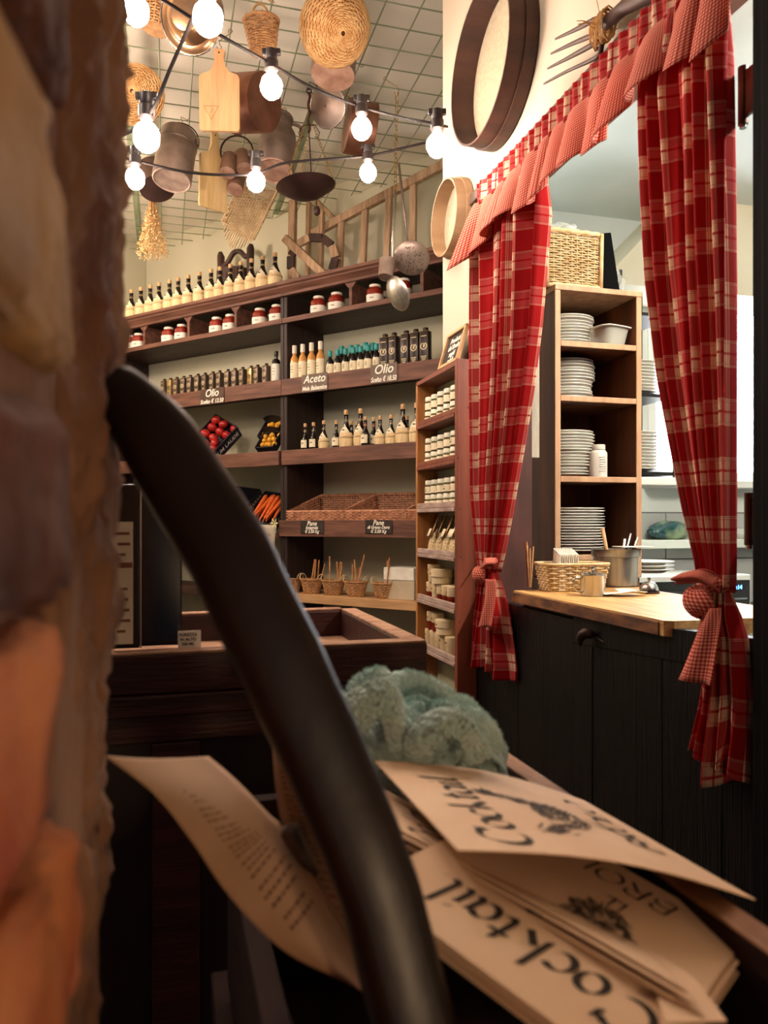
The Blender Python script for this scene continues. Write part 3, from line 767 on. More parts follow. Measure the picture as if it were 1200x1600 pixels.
nb_('back_panel', 0, LN, D_-.006, D_-.003, .2, Z_top-.016, mat('sage back panel', '#a9a582', '#b7b290', rough=.8, scale=3))
LEV = [(638, 652), (711, 725), (783, 799), (862, 877), (943, 958), (1026, 1041)]
LZS = []
for i, (a, b) in enumerate(LEV):
    z1, z0 = tz(a), tz(b)
    nb_('shelf_board', 0, LN-.004, .006, D_-.006, z0, z0+.012, M_greywood if i > 1 else M_redwood)
    nb_('front_lip', 0, LN-.004, 0, .012, z0+(z1-z0)*.42, z1, M_greywood if i > 1 else M_redwood)
    nb_('front_batten', 0, LN-.004, -.003, .009, z0, z0+(z1-z0)*.4, M_greywood if i > 1 else M_redwood)
    LZS.append(z0+.012)
# knots and nail heads on the side board
q = MB()
for (px, py) in ((726, 640), (737, 640), (729, 700), (733, 803), (740, 725), (713, 720), (715, 796), (716, 868), (742, 870), (714, 965)):
    fx = (px-711)/34*D_; z = WF.at(px, py, -.04)[1]
    q.lathe([(.0026, 0), (.002, .001)], 8, Matrix.Translation((LN+.0178, fx, z)) @ Matrix.Rotation(R(90), 4, 'Y'))
q.build('nail_heads', mat('nail', '#2a120c', rough=.6), ns)['kind'] = 'stuff'
def make_small_jar():
    t = thing('small_jar', 's', 'jar')
    q = MB(); q.lathe([(.021, 0), (.0235, .003), (.0235, .03), (.02, .034)], 16); q.build('glass', mat('pale pesto', '#4a4228', '#645a38', rough=.2, scale=30), t, smooth=40)
    q = MB(); q.lathe([(.0239, .005), (.0239, .028)], 18, capb=False, capt=False); q.build('label', M_label, t, smooth=True)
    q = MB(); q.box((0, -.0242, .014), (.012, .001, .006)); q.box((0, -.0242, .022), (.016, .001, .002)); q.build('print', mat('olive print', '#8f8f5a', rough=.8), t)
    q = MB(); q.lathe([(.0215, .034), (.0225, .035), (.0225, .048), (.021, .05)], 16); q.build('lid', mat('pale lid', '#d8d5bd', rough=.4), t, smooth=40)
    return t
sj = make_small_jar(); first = True
for lv in range(3):
    nj = 6 if lv < 2 else 6
    for row in range(2):
        for k in range(6):
            x = .028+k*(LN-.06)/5
            o = sj if first else copy_tree(sj); first = False
            o.location = WF.w(TS0+x+(.004*row), -D_+.043, LZS[lv]+row*.0505); o.rotation_euler = (0, 0, WF.th+random.uniform(-.5, .1))
            tag(o, 'small cream jar, %s level of narrow shelf, %s of its %s row' % (ORD[lv], ORD[k], ('lower', 'upper')[row]), 'jar', 'small jars on the narrow shelf')
def make_bag():
    t = thing('grain_bag', 'g', 'bag')
    q = MB()
    def f(u, v):
        a = 2*math.pi*u; w = .036*(1-.12*v); d = .022*(1-v**2*.75)
        c, s = math.cos(a), math.sin(a)
        return (w*math.copysign(abs(c)**.6, c), d*math.copysign(abs(s)**.7, s), .075*v)
    q.grid(f, 20, 6, closeu=True); q.build('clear_bag', mat('grain', '#a8875a', '#e6d3a6', rough=.5, scale=160, detail=2, bump=.5, bscale=200), t, smooth=True)
    q = MB(); q.grid(lambda u, v: ((u-.5)*.058*(1-.2*v), -.008+.026*v+.004*math.sin(u*5), .066+.066*v), 8, 6); q.build('paper_header', mat('kraft header', '#b98d5c', '#cda673', rough=.8, scale=20), t, smooth=True, solid=.003)
    q = MB(); q.grid(lambda u, v: ((u-.5)*.06, -.0225+.011*v, .062+.026*v), 4, 2); q.build('label', M_label, t, smooth=True, solid=.001)
    return t
gb = make_bag()
for k in range(4):
    o = gb if k == 0 else copy_tree(gb); o.location = WF.w(TS0+.06+k*.07, -D_+.042, LZS[3]); o.rotation_euler = (0, 0, WF.th+random.uniform(-.35, -.1))
    tag(o, 'clear grain bag with kraft header, %s from the narrow shelf\'s far end' % ORD[k], 'bag', 'grain bags on the narrow shelf')
M_tub = mat('cream tub', '#dcc294', '#e8d3aa', rough=.6, scale=20); M_tubr = mat('red jam jar', '#6a1c10', '#8a2c18', rough=.2, scale=20)
def make_tub(r, h, two):
    t = thing('paper_tub', 'p', 'tub')
    q = MB(); q.lathe([(r*.86, 0), (r*.92, .002), (r*.98, h*.9), (r*.9, h*.9)], 18); q.build('body', M_tubr if two else M_tub, t, smooth=40)
    q = MB(); q.lathe([(r, h*.48), (r*1.03, h*.5), (r*1.03, h*.98), (r*.98, h)], 18); q.build('lid', M_tub, t, smooth=40)
    q = MB(); q.box((0, -r*1.035, h*.7), (r*.5, .001, h*.1)); q.build('print', mat('brown print', '#8a5a3a', rough=.8), t)
    return t
tubs = {'s': make_tub(.022, .062, False), 'r': make_tub(.022, .062, True), 'L': make_tub(.038, .05, False)}
TB_ = [(4, 'r', .045, 0), (4, 's', .1, 0), (4, 'r', .15, 0), (4, 'r', .2, 0), (4, 'r', .25, 0), (4, 's', .06, 1), (4, 'L', .14, 1),
       (5, 's', .03, 0), (5, 's', .08, 0), (5, 's', .13, 0), (5, 's', .18, 0), (5, 's', .235, 0), (5, 'r', .05, 1), (5, 'r', .1, 1), (5, 'L', .185, 1)]
cnt = {}; us = set()
for lv, k, x, up in TB_:
    src = tubs[k]; o = src if k not in us else copy_tree(src); us.add(k)
    o.location = WF.w(TS0+x, -D_+.042, LZS[lv]+up*.063); o.rotation_euler = (0, 0, WF.th+random.uniform(-.6, .1))
    c = cnt[(lv, up)] = cnt.get((lv, up), -1)+1
    tag(o, '%s, %s level of narrow shelf, %s of its %s row' % ({'s': 'small cream paper tub', 'r': 'cream-lidded jar of red jam', 'L': 'wide cream paper tub'}[k], ('fifth', 'lowest')[lv-4], ORD[c], ('lower', 'upper')[up]), 'tub', 'tubs on the narrow shelf')
# framed chalkboard on top of the narrow shelf
fx0 = WF.at(703, 560, -D_+.02)[0]
cb = thing('framed_chalkboard', 'small framed chalkboard with white writing leaning on top of the narrow shelf', 'chalkboard', WF.w(LN+TS0-.1, -D_+.014, Z_top+.004), 0, rot=(R(-17), 0, WF.th))
W_, H_ = .17, .125
for nm, c, d in (('frame_bar', (0, 0, .006), (W_, .014, .012)), ('frame_bar', (0, 0, H_-.006), (W_, .014, .012)), ('frame_bar', (-W_/2+.006, 0, H_/2), (.012, .014, H_)), ('frame_bar', (W_/2-.006, 0, H_/2), (.012, .014, H_))):
    q = MB(); q.box(c, d, b=.002); q.build(nm, M_lightwood, cb)
q = MB(); q.box((0, .003, H_/2), (W_-.02, .004, H_-.02)); q.build('slate', M_slate, cb)
for i, tx_ in enumerate(('Prodotti', 'del Brolo', 'sughi', 'mieli')):
    child(text_mesh(tx_, .026, .2, bold=.0004), 'lettering', M_chalk, cb, (0, .0005, H_-.042-.024*i), (R(90), 0, 0))

# ================================================================ sieves and hay fork on the cream wall
def sieve(name, px, py, r, dep, m, label, seam):
    x, z = WF.at(px, py, 0)
    t = thing(name, label, 'sieve', WF.w(x, 0, z), 0, rot=(R(90), 0, WF.th))   # local z points out of the wall
    q = MB(); q.lathe([(r, .004), (r, dep), (r-.006, dep), (r-.006, .004)], 48, capb=False, capt=False); q.build('hoop', m, t, smooth=40)
    q = MB(); q.lathe([(r+.0055, .004), (r+.0055, dep*.45), (r, dep*.45), (r, .004)], 48, capb=False, capt=False); q.build('outer_hoop', m, t, smooth=40)
    q = MB(); q.lathe([(r-.006, .012), (.001, .012)], 48, capb=False, capt=True); q.build('cloth', mat('sieve gauze', '#a3957a', '#b0a288', rough=.9, scale=80), t)
    q = MB(); a = R(seam)
    q.grid(lambda u, v: ((r+.0015)*math.cos(a+u*.22), (r+.0015)*math.sin(a+u*.22), dep*(.5+.5*v)-.002), 6, 1); q.build('seam', m, t, smooth=True, solid=.002)
    return t
sieve('grain_sieve', 789, 108, .213, .085, M_bent, 'large dark bentwood sieve hanging high on the cream wall', 60)
sieve('grain_sieve', 719, 343, .124, .06, M_bentp, 'small pale bentwood sieve at the corner of the cream wall', 200)
fk = thing('hay_fork', 'old four-tined wooden hay fork tied with twine on the cream wall', 'fork')
def wf(px, py, yo): x, z = WF.at(px, py, yo); return WF.w(x, yo, z)
M_forkw = mat('fork wood', '#3c241b', '#553628', rough=.6, scale=10, stretch=(1, 1, 1))
q = MB(); q.tube([wf(1085, -42, -.035), wf(1020, -12, -.035), wf(975, 12, -.035), wf(945, 38, -.035)], [.017, .016, .015, .013], 12); q.build('handle', M_forkw, fk, smooth=True)
for pts in ([(868, 61), (900, 46), (930, 30)], [(861, 84), (895, 68), (932, 53)], [(856, 107), (893, 88), (935, 65)], [(850, 131), (885, 112), (926, 93), (938, 82), (940, 62)]):
    q = MB(); pp = smooth_path([wf(a, b, -.05+.0004*(a-850)*.3) for a, b in pts], 5); n = len(pp)
    q.tube(pp, [.0024+.0034*min(1, i/n*1.6) for i in range(n)], 8); q.build('tine', M_forkw, fk, smooth=True)
q = MB(); cc = wf(940, 46, -.04); ax = (wf(960, 26, -.04)-wf(920, 66, -.04)).normalized(); s1 = ax.cross(WF.y).normalized(); s2 = WF.y
q.tube([cc+ax*(-.02+.04*i/90+.004*math.sin(i*1.3))+(s1*math.cos(i*.8)*.034+s2*math.sin(i*.8)*.02) for i in range(110)], .0022, 4)
for k in range(12):
    d = Vector((random.uniform(-1, 1), random.uniform(-.4, .2), random.uniform(-.2, 1))).normalized(); q.tube([cc+s1*.02*random.uniform(-1, 1), cc+d*.05, cc+d*.065+Vector((0, 0, -.006))], .001, 4)
q.build('twine', M_twine, fk)

# ================================================================ curtains in the hatch
def edge(pairs, yo):
    """pairs of (px x, px y) -> function z -> x along the wall"""
    pts = sorted([WF.at(a, b, yo)[::-1] for a, b in pairs])
    def f(z):
        if z <= pts[0][0]: return pts[0][1]
        for (z0, x0), (z1, x1) in zip(pts, pts[1:]):
            if z <= z1: return x0+(x1-x0)*(z-z0)/(z1-z0)
        return pts[-1][1]
    return f
def curtain_panel(name, parent, L, Rr, z1, z0, m, yo, folds, amp0, amp1, clothw, seed, nu=110, nv=60, hem=0, v_off=0):
    rnd = random.Random(seed); ph = [rnd.uniform(0, 6.28) for _ in range(6)]
    el, er = edge(L, yo), edge(Rr, yo)
    def fn(u, v):
        z = z1+(z0-z1)*v
        if hem: z += hem*v**3*math.sin(u*9+ph[0])
        a, b = el(z), er(z); amp = (amp0+(amp1-amp0)*v)*min(1, .3+v*5)
        uu = u+.022*math.sin(2*math.pi*folds*u+ph[1])+.012*math.sin(2*math.pi*2*u+3*v+ph[2])
        w = math.sin(2*math.pi*folds*u+ph[3]+.6*math.sin(2*v+ph[4]))
        w = math.copysign(abs(w)**.75, w)
        y = yo+amp*w+.25*amp*math.sin(2*math.pi*folds*2.3*u+ph[5]+2*v)
        return WF.w(a+(b-a)*max(0, min(1, uu)), y, z)
    q = MB(); q.grid(fn, nu, nv, uvfn=lambda u, v: (u*clothw, v_off+(z1-z0)*v))
    o = q.build(name, m, parent, smooth=True); md = o.modifiers.new('t', 'SOLIDIFY'); md.thickness = .0015
    return o
YC = -.045
cl = thing('curtain', 'red tartan curtain tied back beside the narrow shelf', 'curtain', group='tartan curtains of the hatch')
cr = thing('curtain', 'red tartan curtain tied back next to the black post', 'curtain', group='tartan curtains of the hatch')
zk = WF.at(765, 893, YC)[1]
curtain_panel('drape', cl, [(752, 335), (747, 600), (745, 770), (752, 868), (755, 893)], [(842, 335), (832, 500), (822, 600), (808, 700), (793, 800), (781, 868), (775, 893)], 2.14, zk, M_plaid, YC, 5, .036, .014, .8, 3)
z0 = WF.at(765, 1050, YC)[1]
curtain_panel('drape_tail', cl, [(756, 893), (745, 965), (735, 1052)], [(775, 893), (790, 965), (799, 1046)], zk+.005, z0, M_plaid, YC, 3.5, .012, .022, .5, 5, hem=.006, v_off=1.1)
zk2 = WF.at(1121, 925, YC)[1]
curtain_panel('drape', cr, [(1008, 140), (1013, 300), (1020, 440), (1039, 600), (1058, 700), (1078, 800), (1097, 880), (1101, 925)], [(1144, 60), (1144, 300), (1144, 500), (1142, 700), (1141, 800), (1141, 880), (1140, 925)], 2.14, zk2, M_plaid, YC, 5.5, .036, .014, .9, 11)
z02 = WF.at(1120, 1203, YC)[1]
curtain_panel('drape_tail', cr, [(1101, 925), (1103, 1000), (1097, 1100), (1084, 1195)], [(1141, 925), (1160, 1000), (1166, 1100), (1160, 1210)], zk2+.005, z02, M_plaid, YC, 4.2, .012, .02, .55, 14, hem=.03, v_off=1.05)
def tie(parent, px, py, rpx, tails):
    x, z = WF.at(px, py, YC); k = 1200/WF.w(x, YC, z).y; r = rpx/k
    q = MB()
    def kf(u, v):
        a = 2*math.pi*u; b = math.pi*(v-.5)
        rr = r*(1+.10*math.sin(3*a+4*v)+.06*math.sin(7*v+2*a)); return WF.w(x+rr*1.25*math.cos(b)*math.cos(a), YC-.03+rr*.75*math.cos(b)*math.sin(a), z+rr*.95*math.sin(b))
    q.grid(kf, 28, 16, closeu=True, uvfn=lambda u, v: (u*r*5+v*.03, v*r*3)); q.build('knot', M_ging, parent, smooth=True)
    # band wrapped round the gathered cloth
    q = MB()
    def bf(u, v):
        a = 2*math.pi*u; rr = r*(.8+.25*math.sin(math.pi*v))
        return WF.w(x+rr*1.15*math.cos(a), YC+rr*.85*math.sin(a), z+r*(.55+.9*v)+r*.25*math.cos(a))
    q.grid(bf, 30, 8, closeu=True, uvfn=lambda u, v: (u*r*7, v*r)); q.build('tie_band', M_ging, parent, smooth=True, solid=.003)
    for pts in tails:      # list of (left px, right px, py, y offset)
        PL = [WF.w(*(lambda s: (s[0], YC+yo, s[1]))(WF.at(a, c, YC+yo))) for a, b, c, d, yo in [(p[0], p[1], p[2], p[2], p[3]) for p in pts]]
        PR = [WF.w(*(lambda s: (s[0], YC+yo, s[1]))(WF.at(b, d, YC+yo))) for a, b, c, d, yo in [(p[0], p[1], p[2], p[4] if len(p) > 4 else p[2], p[3]) for p in pts]]
        PL = smooth_path(PL, 6); PR = smooth_path(PR, 6); n = len(PL)-1
        q = MB()
        def tf(u, v):
            i = min(int(round(v*n)), n); p = PL[i].lerp(PR[i], u)
            return p+WF.y*(.006*math.sin(u*7+v*3))
        q.grid(tf, 14, n, uvfn=lambda u, v: (u*.075, v*.2)); q.build('tie_tail', M_ging, parent, smooth=True, solid=.0025)
tie(cl, 764, 898, 13, [[(758, 772, 905, -.03), (754, 771, 940, -.04), (747, 769, 980, -.045)], [(750, 757, 888, -.04), (752, 774, 880, -.045), (756, 777, 872, -.03)]])
tie(cr, 1116, 940, 25, [[(1098, 1124, 950, -.03), (1085, 1120, 990, -.04), (1060, 1112, 1062, -.045, 1072)],
                        [(1115, 1122, 895, -.03, 925), (1092, 1092, 889, -.045, 912), (1062, 1066, 896, -.05, 912), (1052, 1056, 903, -.05, 912)]])
q = MB(); a_ = WF.at(733, 893, -.02)[0]
q.tube([WF.w(WF.at(734, 893, -.012)[0], -.012, zk), WF.w(WF.at(742, 893, -.02)[0], -.03, zk-.004), WF.w(WF.at(753, 890, -.03)[0], -.045, zk)], .002, 6); q.build('hook', M_steel, cl, smooth=True)

# gathered valance: tartan heading and gingham frill
va = thing('valance', 'gathered red gingham valance with a tartan heading over the hatch', 'valance')
VX0 = WF.at(746, 380, -.06)[0]; VX1 = WF.at(1153, 60, -.05)[0]; VL = VX1-VX0
rv = random.Random(21); bumps = [(rv.uniform(.05, .12), rv.uniform(.6, 1.3)) for _ in range(60)]
# irregular pleat phase
ph_tab = [0]
for w_, a_ in bumps: ph_tab.append(ph_tab[-1]+w_)
tot = ph_tab[-1]
def pleat(s):          # s in 0..1 -> (phase, amplitude)
    d = s*VL
    k = 0
    while k < len(bumps)-1 and ph_tab[k+1] < d: k += 1
    f = (d-ph_tab[k])/bumps[k][0]; nxt = bumps[min(k+1, len(bumps)-1)][1]
    return k+f, bumps[k][1]*(1-f)+nxt*f
VZ = OZ-.005
def vbase(s): return -.045-.012*max(0, 1-s/.06)
def head(u, v):
    p, a = pleat(u); y = vbase(u)-.006+.005*math.sin(u*VL*170)+.004*a*math.cos(2*math.pi*p)*v
    return WF.w(VX0+u*VL, y, VZ-.068*v)
q = MB(); q.grid(head, 420, 6, uvfn=lambda u, v: (u*VL*1.5, .035+.07*v)); q.build('heading', M_plaid, va, smooth=True, solid=.0015)
def frill(u, v):
    p, a = pleat(u); c = math.cos(2*math.pi*p); s_ = math.sin(2*math.pi*p)
    y = vbase(u)-.008-(.006+.04*a*v**.8)*(c*.5+.5)-.01*v
    x = VX0+u*VL+.02*a*s_*v**.7
    drop = .135+.02*a*math.sin(p*1.7)+.012*c
    ends = max(0, 1-u/.05)
    return WF.w(x-.005*ends*v, y-.03*ends*v, VZ-.06-drop*v-.055*ends*v)
q = MB(); q.grid(frill, 520, 16, uvfn=lambda u, v: (u*VL*1.75, .15*v)); q.build('frill', M_ging, va, smooth=True, solid=.0015)
q = MB(); q.tube([WF.w(VX0-.01, -.035, VZ-.02), WF.w(VX1+.03, -.035, VZ-.02)], .006, 8); q.build('rod', M_iron, va)

# ================================================================ dark panel and half door below the hatch
x0p, x1p = OX0+.005, WF.at(896, 1000, -.02)[0]
CTZ = 1.012
pn = thing('hatch_panel', 'fixed dark panel under the counter, left of the half door', 'panel', WF.w(x0p, -.02, 0), WF.th)
npl = 4; wpl = (x1p-x0p)/npl
for k in range(npl):
    q = MB(); q.box((wpl*(k+.5), .012+random.uniform(-.001, .001), .485), (wpl-.0012, .024, .97), b=.0015); q.build('plank', M_black, pn)
xd0, xd1 = x1p+.003, WF.at(1186, 1000, -.02)[0]
dr = thing('half_door', 'black plank half door with an iron catch under the hatch', 'door', WF.w(xd0, -.022, 0), WF.th)
WD = xd1-xd0; npl = 7; wpl = WD/npl
def dtop(x): return .976+(1.01-.976)*x/WD
for k in range(npl):
    xa, xb = wpl*k, wpl*(k+1); q = MB(); y0 = random.uniform(-.0012, .0012)
    zt0, zt1 = dtop(xa)-.062, dtop(xb)-.062; e_ = .0008
    vs = [(xa+e_, y0, .0), (xb-e_, y0, .0), (xb-e_, y0, zt1), (xa+e_, y0, zt0), (xa+e_, .024, .0), (xb-e_, .024, .0), (xb-e_, .024, zt1), (xa+e_, .024, zt0)]
    q.add(vs, [(0, 1, 2, 3), (4, 7, 6, 5), (0, 4, 5, 1), (2, 6, 7, 3), (0, 3, 7, 4), (1, 5, 6, 2)]); q.build('plank', M_black, dr)
q = MB(); vs = []
for y in (-.001, .026):
    vs += [(0, y, dtop(0)-.0605), (WD, y, dtop(WD)-.0605), (WD, y, dtop(WD)), (0, y, dtop(0))]
q.add(vs, [(0, 1, 2, 3), (4, 7, 6, 5), (0, 4, 5, 1), (2, 6, 7, 3), (0, 3, 7, 4), (1, 5, 6, 2)]); q.build('top_rail', M_black, dr)
# iron catch: a curved claw on the top rail
hx, hz = WF.at(921, 1000, -.03); hx -= xd0
q = MB()
q.tube(smooth_path([Vector((hx+.016, -.004, hz+.012)), Vector((hx+.004, -.02, hz+.016)), Vector((hx-.008, -.026, hz+.004)), Vector((hx-.012, -.024, hz-.014))], 5), [.004, .0075, .010, .0115, .0125, .013, .0125, .012, .0115, .011, .01, .009, .007, .005, .004, .003][:16], 10)
q.build('catch', M_iron, dr, smooth=True)
q = MB(); q.tube([(hx+.012, -.003, hz+.01), (hx+.05, -.002, hz+.002)], .0016, 6); q.build('catch_pin', M_iron, dr)

# ================================================================ counter board of the hatch
ct = thing('counter_board', 'thick worn wooden counter board projecting through the hatch', 'counter', WF.w(0, 0, CTZ), WF.th)
cx0 = WF.at(800, 922, -.035)[0]; cx1 = WF.at(1043, 964, -.035)[0]
wv = random.Random(4); poly = [(cx0, -.03)]+[(cx0+(cx1-cx0)*i/8, -.035+wv.uniform(-.003, .002)) for i in range(1, 8)]+[(cx1-.012, -.035), (cx1, -.02), (cx1+.003, .2), (cx1-.002, .32), (.72, .34), (.6, .42), (cx0, .42)]
npk = 3
q = MB(); q.prism(poly, .03, Matrix.Translation((0, 0, -.03))); q.build('board', M_counter, ct)
q = MB(); q.box(((cx0+cx1)/2-.01, -.0362, -.017), (cx1-cx0-.03, .004, .026), b=.001); q.build('worn_front', mat('worn dark edge', '#4a2a1e', '#8a5a34', rough=.6, scale=14, stretch=(1, 1, 3), ramp=(.4, .7)), ct)
q = MB(); q.box(((cx0+cx1)/2-.12, .02, -.05), (cx1-cx0-.26, .05, .036)); q.build('batten', M_shelfd, ct)
# ================================================================ plate cabinet in the kitchen
def onz(px, py, z): Y = (CAMZ-z)*FPX/(py-HY); return P(px, py, Y)
cY = 2.5; cpos = P(868, 700, cY); cpos.z = CTZ
cab = thing('plate_cabinet', 'tall open pine cabinet with stacks of white plates behind the hatch', 'cabinet', cpos, AW)
CW = .322; CD = .30; CT = P(868, 452, cY).z-CTZ
def cbx(name, x0, x1, y0, y1, z0, z1, m, par=None, b=.002):
    q = MB(); q.box(((x0+x1)/2, (y0+y1)/2, (z0+z1)/2), (x1-x0, y1-y0, z1-z0), b=b); return q.build(name, m, par or cab)
cbx('side_panel', 0, .018, .004, CD, 0, CT, M_cabinet); cbx('side_panel', CW-.018, CW, .004, CD, 0, CT, M_cabinet)
cbx('front_edge', -.001, .019, 0, .006, 0, CT+.001, M_cabedge); cbx('front_edge', CW-.019, CW+.001, 0, .006, 0, CT+.001, M_cabedge)
cbx('back_panel', .018, CW-.018, CD-.008, CD, 0, CT, M_cabinet)
cbx('base_cabinet', .0, CW, .01, CD, -CTZ, -.002, M_cabinet); cbx('top_board', -.002, CW+.002, -.002, CD, CT, CT+.018, M_cabedge)
SHZ = [P(868, y, cY).z-CTZ for y in (868, 744, 617, 531)]
for z in SHZ:
    cbx('shelf_board', .018, CW-.018, .008, CD-.008, z-.018, z, M_cabinet); cbx('front_edge', .019, CW-.019, .0, .008, z-.018, z+.001, M_cabedge)
pl = MB(); pl.lathe([(.062, 0), (.066, .001), (.07, .004), (.094, .011), (.1, .0125), (.0995, .0145), (.07, .0075), (.004, .0055)], 28); plate_me = pl.mesh('plate', smooth=35); plate_me.materials.append(M_white)
rp = random.Random(3)
def cabw(x, y, z): return cpos+KF.x*x+KF.y*y+Vector((0, 0, z))
STK = [(3, 10, .0105, .99, 'topmost'), (2, 13, .0105, 1.0, 'second'), (1, 15, .0105, 1.0, 'third'), (0, 16, .0095, 1.18, 'lowest')]
for lv, n, dz, s_, nm in STK:
    for k in range(n):
        o = bpy.data.objects.new('plate', plate_me); C.objects.link(o)
        j = rp.uniform(-.001, .003)+(.004 if (lv in (1, 2) and k == n//2) else 0)
        o.location = cabw(.1215+(s_-1)*.115+j, .155+rp.uniform(-.003, .003), SHZ[lv]+.001+k*dz); ss = s_*rp.uniform(.95, 1.0)*(.93 if k < n//2 and lv in (1, 2) else 1)
        o.scale = (ss, ss, 1)
        tag(o, 'white plate in the %s stack of the cabinet, %s from the bottom' % (nm, ORD[k]), 'plate', 'plates in the pine cabinet')
# white pill-style bottle, clear tub
wb = thing('plastic_bottle', 'white plastic screw-cap bottle beside the third plate stack', 'bottle', cabw(.2, .07, SHZ[1]), AW)
q = MB(); q.lathe([(.027, 0), (.03, .003), (.03, .085), (.024, .094), (.02, .096)], 20); q.build('body', mat('white plastic', '#ded7cb', rough=.4), wb, smooth=40)
q = MB(); q.lathe([(.0225, .096), (.0235, .097), (.0235, .112), (.022, .114)], 20); q.build('cap', mat('white plastic cap', '#cfc7ba', rough=.4), wb, smooth=40)
q = MB()
for i in range(7): q.box((-.004+.002*(i % 3), -.0302, .07-.008*i), (.024-.006*(i % 2), .0012, .002))
q.build('print', mat('grey print', '#9b958a', rough=.8), wb)
M_clear = mat('clear plastic', '#dcdccf', rough=.15, alpha=.55)
tb = thing('plastic_tub', 'clear plastic food tub beside the topmost plate stack', 'tub', cabw(.225, .09, SHZ[3]), AW+.25)
q = MB()
def tubf(u, v):
    a = 2*math.pi*u; c, s = math.cos(a), math.sin(a); qq = 1/((abs(c)**6+abs(s)**6)**(1/6)); w = .045+.014*v; d = .07+.012*v
    return (w*c*qq, d*s*qq, .062*v)
q.grid(tubf, 28, 4, closeu=True); q.add([tubf(i/28, 0) for i in range(28)], [tuple(range(28))]); q.build('tub_wall', M_clear, tb, smooth=50)
q = MB(); q.grid(lambda u, v: (lambda p: (p[0]*(1+.14*v), p[1]*(1+.1*v), .062+.002*v))(tubf(u, 1)), 28, 1, closeu=True); q.build('rim', mat('tub rim', '#e8e6dc', rough=.3), tb, smooth=True, solid=.003)
# hamper on the cabinet
hp = thing('wicker_hamper', 'square pale wicker hamper on top of the plate cabinet', 'basket', cabw(.085, .16, CT+.018), AW)
HH = P(868, 352, cY).z-CTZ-CT-.018
q = MB(); weave(q, sbox_surf(.2, .26, .205, .265, HH, 10), 24, 34, .0033, .0035, seg=4, sr=.003); q.build('weave', M_wickerp, hp, smooth=True)
q = MB(); q.box((0, 0, HH*.45), (.178, .238, HH*.88)); q.build('gap_backing', mat('dark hamper inside', '#3a2414', rough=.9), hp)  # dark box inside stands in for the shade between the strands
for zz in (.006, HH-.004):
    q = MB(); f_ = sbox_surf(.208, .268, .208, .268, 1, 10)
    q.tube([Vector(f_(i/60, 0)[0])+Vector((0, 0, zz+.002*math.sin(i*2.1))) for i in range(60)], .0085, 6, closed=True); q.build('rim_braid', M_wickerp, hp, smooth=True)
for sx in (-1, 1):
    for sy in (-1, 1):
        q = MB(); q.tube([(sx*.1, sy*.13, 0), (sx*.102, sy*.133, HH)], .007, 6); q.build('corner_stake', M_wickerp, hp, smooth=True)
# clear bag poking out of the hamper
def crumple(name, label, cat, loc, dims, m, seed, nu=26, nv=16, amp=.25, group=None, rz=0):
    rr_ = random.Random(seed); W = [(Vector((rr_.gauss(0, 1), rr_.gauss(0, 1), rr_.gauss(0, 1)))*rr_.uniform(2, 6), rr_.uniform(0, 6.3)) for _ in range(14)]
    def f(u, v):
        a = 2*math.pi*u; b = math.pi*(v-.5); p = Vector((math.cos(b)*math.cos(a), math.cos(b)*math.sin(a), math.sin(b)))
        s = sum(abs(math.sin(k.dot(p)+ph)) for k, ph in W)/len(W)
        r = 1+amp*(s-.63)*3
        return (p.x*r*dims[0]/2, p.y*r*dims[1]/2, max(-dims[2]/2*.92, p.z*r*dims[2]/2)+dims[2]/2*.92)
    q = MB(); q.grid(f, nu, nv, closeu=True); o = q.build(name, m, smooth=50); o.location = loc; o.rotation_euler = (0, 0, rz)
    return tag(o, label, cat, group)
M_film = mat('clear film', '#e8ece6', rough=.12, alpha=.35, spec=.8)
crumple('plastic_bag', 'crinkled clear plastic bag in the top of the wicker hamper', 'bag', cabw(.075, .12, CT+.018+HH*.72), (.15, .18, .11), M_film, 5, amp=.35)
# black tray leaning beside it and the clear bag behind
tr = thing('black_tray', 'flat black tray standing on edge beside the wicker hamper', 'tray', cabw(.262, .02, CT+.019), 0, rot=(0, R(-10), AW))
q = MB(); q.box((-.006, .06, .108), (.07, .012, .22), b=.003); q.build('panel', mat('black plastic', '#060607', rough=.9, spec=.1), tr)
crumple('plastic_bag', 'clear plastic bag slumped behind the black tray', 'bag', cabw(.285, .16, CT+.019), (.12, .16, .13), M_film, 9, amp=.3)
# slanted white hood above the window
hd = thing('extractor_hood', 'slanted cream extractor hood under the kitchen ceiling', 'hood', KF.w(WX0+.25, KY-.02, 2.1), AW)
q = MB(); q.prism([(-.5, 0), (.9, 0), (.9, .62), (.1, .62)], .3, Matrix.Rotation(R(90), 4, 'X')); q.build('hood_body', mat('cream hood', '#d8cfb4', '#e2dac2', rough=.5, scale=3), hd)
hd.location = KF.w(kf_x(1030, KY-.05), KY-.02, P(1000, 425, 3.4).z)
